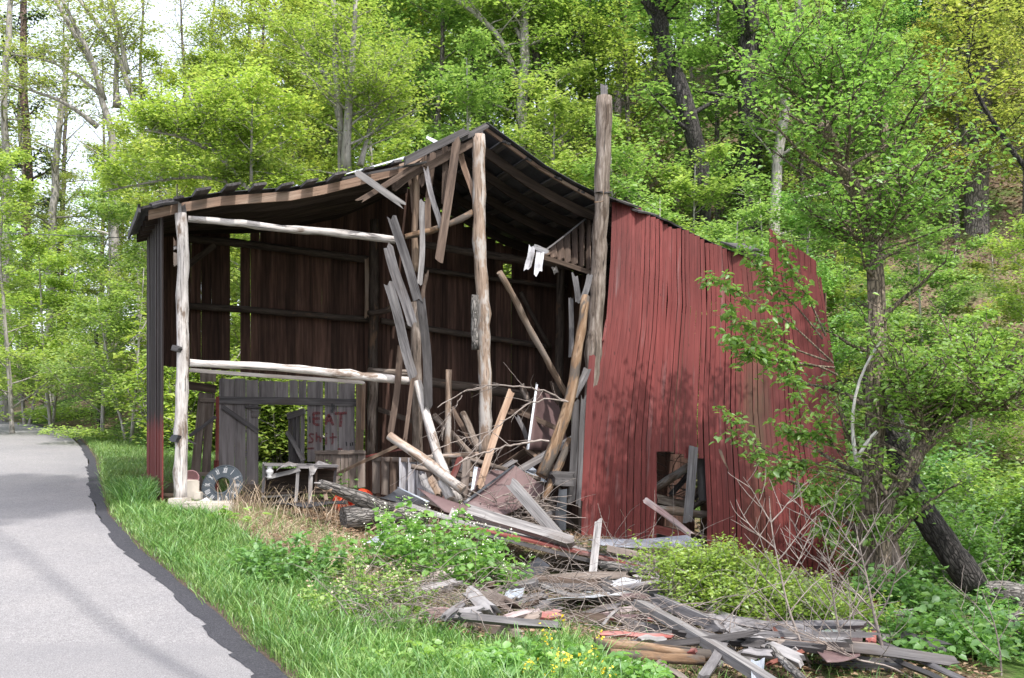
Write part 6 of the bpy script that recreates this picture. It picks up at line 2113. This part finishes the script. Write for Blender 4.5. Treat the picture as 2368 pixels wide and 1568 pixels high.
weed('leafy_weed', 'green plant growing up in front of the painted words', 'plant', 745, 1135, .30, .82, 9, .07, (.7, .95, .8), 510, 9, Y=16.6)
for i, (x, y, rr, hh, co, lb) in enumerate(((2080, 1420, .5, .65, (.62, .86, .8), 'dense green seedling clump right of the rusty red plank'), (2230, 1400, .6, .75, (.62, .86, .8), 'dense green seedling clump below the thick fallen log'),
                                     (2330, 1520, .6, .6, (.6, .84, .8), 'dense green seedling clump in the bottom right corner'), (2160, 1520, .55, .5, (.66, .9, .8), 'dense green seedling clump at the bottom before the dark bar'),
                                     (2120, 1290, .4, .9, (.7, .9, .8), 'taller seedlings standing right of the elm foot'), (2320, 1440, .5, .6, (.6, .84, .8), 'seedling clump by the lower fallen log'))):
    weed('green_seedlings', lb, 'plant', x, y, rr, hh, 60, .075, co, 520 + i, 22)

# the green bush over the right part of the wreck
rng = np.random.RandomState(600)
st = Acc(); LP_ = []
BL = [(1560, 1275, 10.9), (1620, 1290, 10.9), (1680, 1315, 10.8), (1740, 1345, 10.7), (1800, 1370, 10.6), (1860, 1395, 10.5), (1920, 1420, 10.4), (1970, 1450, 10.3), (1650, 1360, 10.5), (1720, 1385, 10.4), (1600, 1340, 10.6), (1830, 1420, 10.2), (2010, 1490, 10.2), (1780, 1400, 10.3)]
for (x, y, Y) in BL:
    c = np.array(at(x + 28, y + 48 + max(0, (1700 - x) * .12), Y * .985))
    for q in range(70):
        d = np.array([rng.randn() * .8, rng.randn() * .7, .55 + abs(rng.randn()) * .5])
        P = wander(c + rng.randn(3) * np.array([.13, .1, .05]), d, .22 + .26 * rng.rand(), 6, rng, .5, .02)
        V, F = tube(P, np.linspace(.006, .002, 6), 3, False); st.add(V, F)
        m = rng.poisson(42); f = rng.rand(m) ** .6
        pp = np.stack([np.interp(f * 5, range(6), P[:, k]) for k in range(3)], 1)
        LP_.append(pp + rng.randn(m, 3) * .035)
root = empty('green_bush', at(1740, 1400, 10.5)); tag(root, 'dense bright green bush sprawling over the wreck below the red wall', 'bush')
link('stems', st.mesh('stems', True), M['twig'], root)
LV, LF = leaves(np.vstack(LP_), .042, rng, .4, False, 0, .6)
o = link('foliage', mesh_np('foliage', LV, LF), M['leaf'], root); o.color = (1.15, 1.12, .8, 1)

# shade trees that stand right of and behind the camera, outside the frame
for i, (X, Y, H, bl, bs, lb) in enumerate(((8.6, 11.6, 15, 4.6, .48, 'tall roadside tree standing just outside the right edge'), (6.6, 6.4, 14, 4.2, .5, 'tall roadside tree right of the camera'),
                                      (11.5, 15.5, 13, 4.0, .4, 'creekside tree outside the right edge beyond the elm'))):
    rng = np.random.RandomState(810 + i)
    d_ = grow(rng, [([(0, 0, -.5), (.2, .1, H * .4), (-.1, 0, H * .75), (0, .1, H)], .2, .03)], nb=24, blen=bl, bstart=bs, belev=(.05, .7), ntw=9, lpt=[5, 11, 12][i], lsize=.15, sig=.28)
    tree_obj('shade_tree', (X, Y, ghf(X, Y)), d_, M['bark'], M['leaf'], lb, None, LG)
rng = np.random.RandomState(801)
d_ = grow(rng, [([(0, 0, -1), (.1, .2, 12), (-.8, .4, 24), (-1.4, .5, 31)], .07, .03)], nb=30, blen=4.4, bstart=.92, ntw=10, lpt=60, lsize=.22, sig=.3)
tree_obj('shade_tree', (3.0, -1.6, EYE - 1.7), d_, M['bark'], M['leaf'], 'very tall roadside tree behind the camera', None, LG)

# trees that share a label are told apart by their order across the picture ------
from collections import defaultdict
grp = defaultdict(list)
for o in bpy.data.objects:
    if o.parent is None and o.get('group') and 'label' in o and 'category' in o: grp[o['label']].append(o)
ORD = ['leftmost', 'second from the left', 'third from the left', 'fourth from the left', 'fifth from the left', 'sixth from the left', 'seventh from the left', 'eighth from the left']
for lb, os_ in grp.items():
    if 2 <= len(os_) <= 8 and ('sapling' in lb or 'broadleaf' in lb) and 'dead' not in lb:
        os_.sort(key=lambda o: o.location.x / o.location.y)
        k = ' '.join(lb.replace('standing ', '').split())
        for i, o in enumerate(os_):
            o['label'] = ' '.join((ORD[i] + ' ' + k).split()[:16])

for o in bpy.data.objects:
    if o.parent is not None and o.name.split('.')[0] in ('crown', 'branches', 'foliage', 'stems', 'flowers', 'twigs'): o['kind'] = 'stuff'
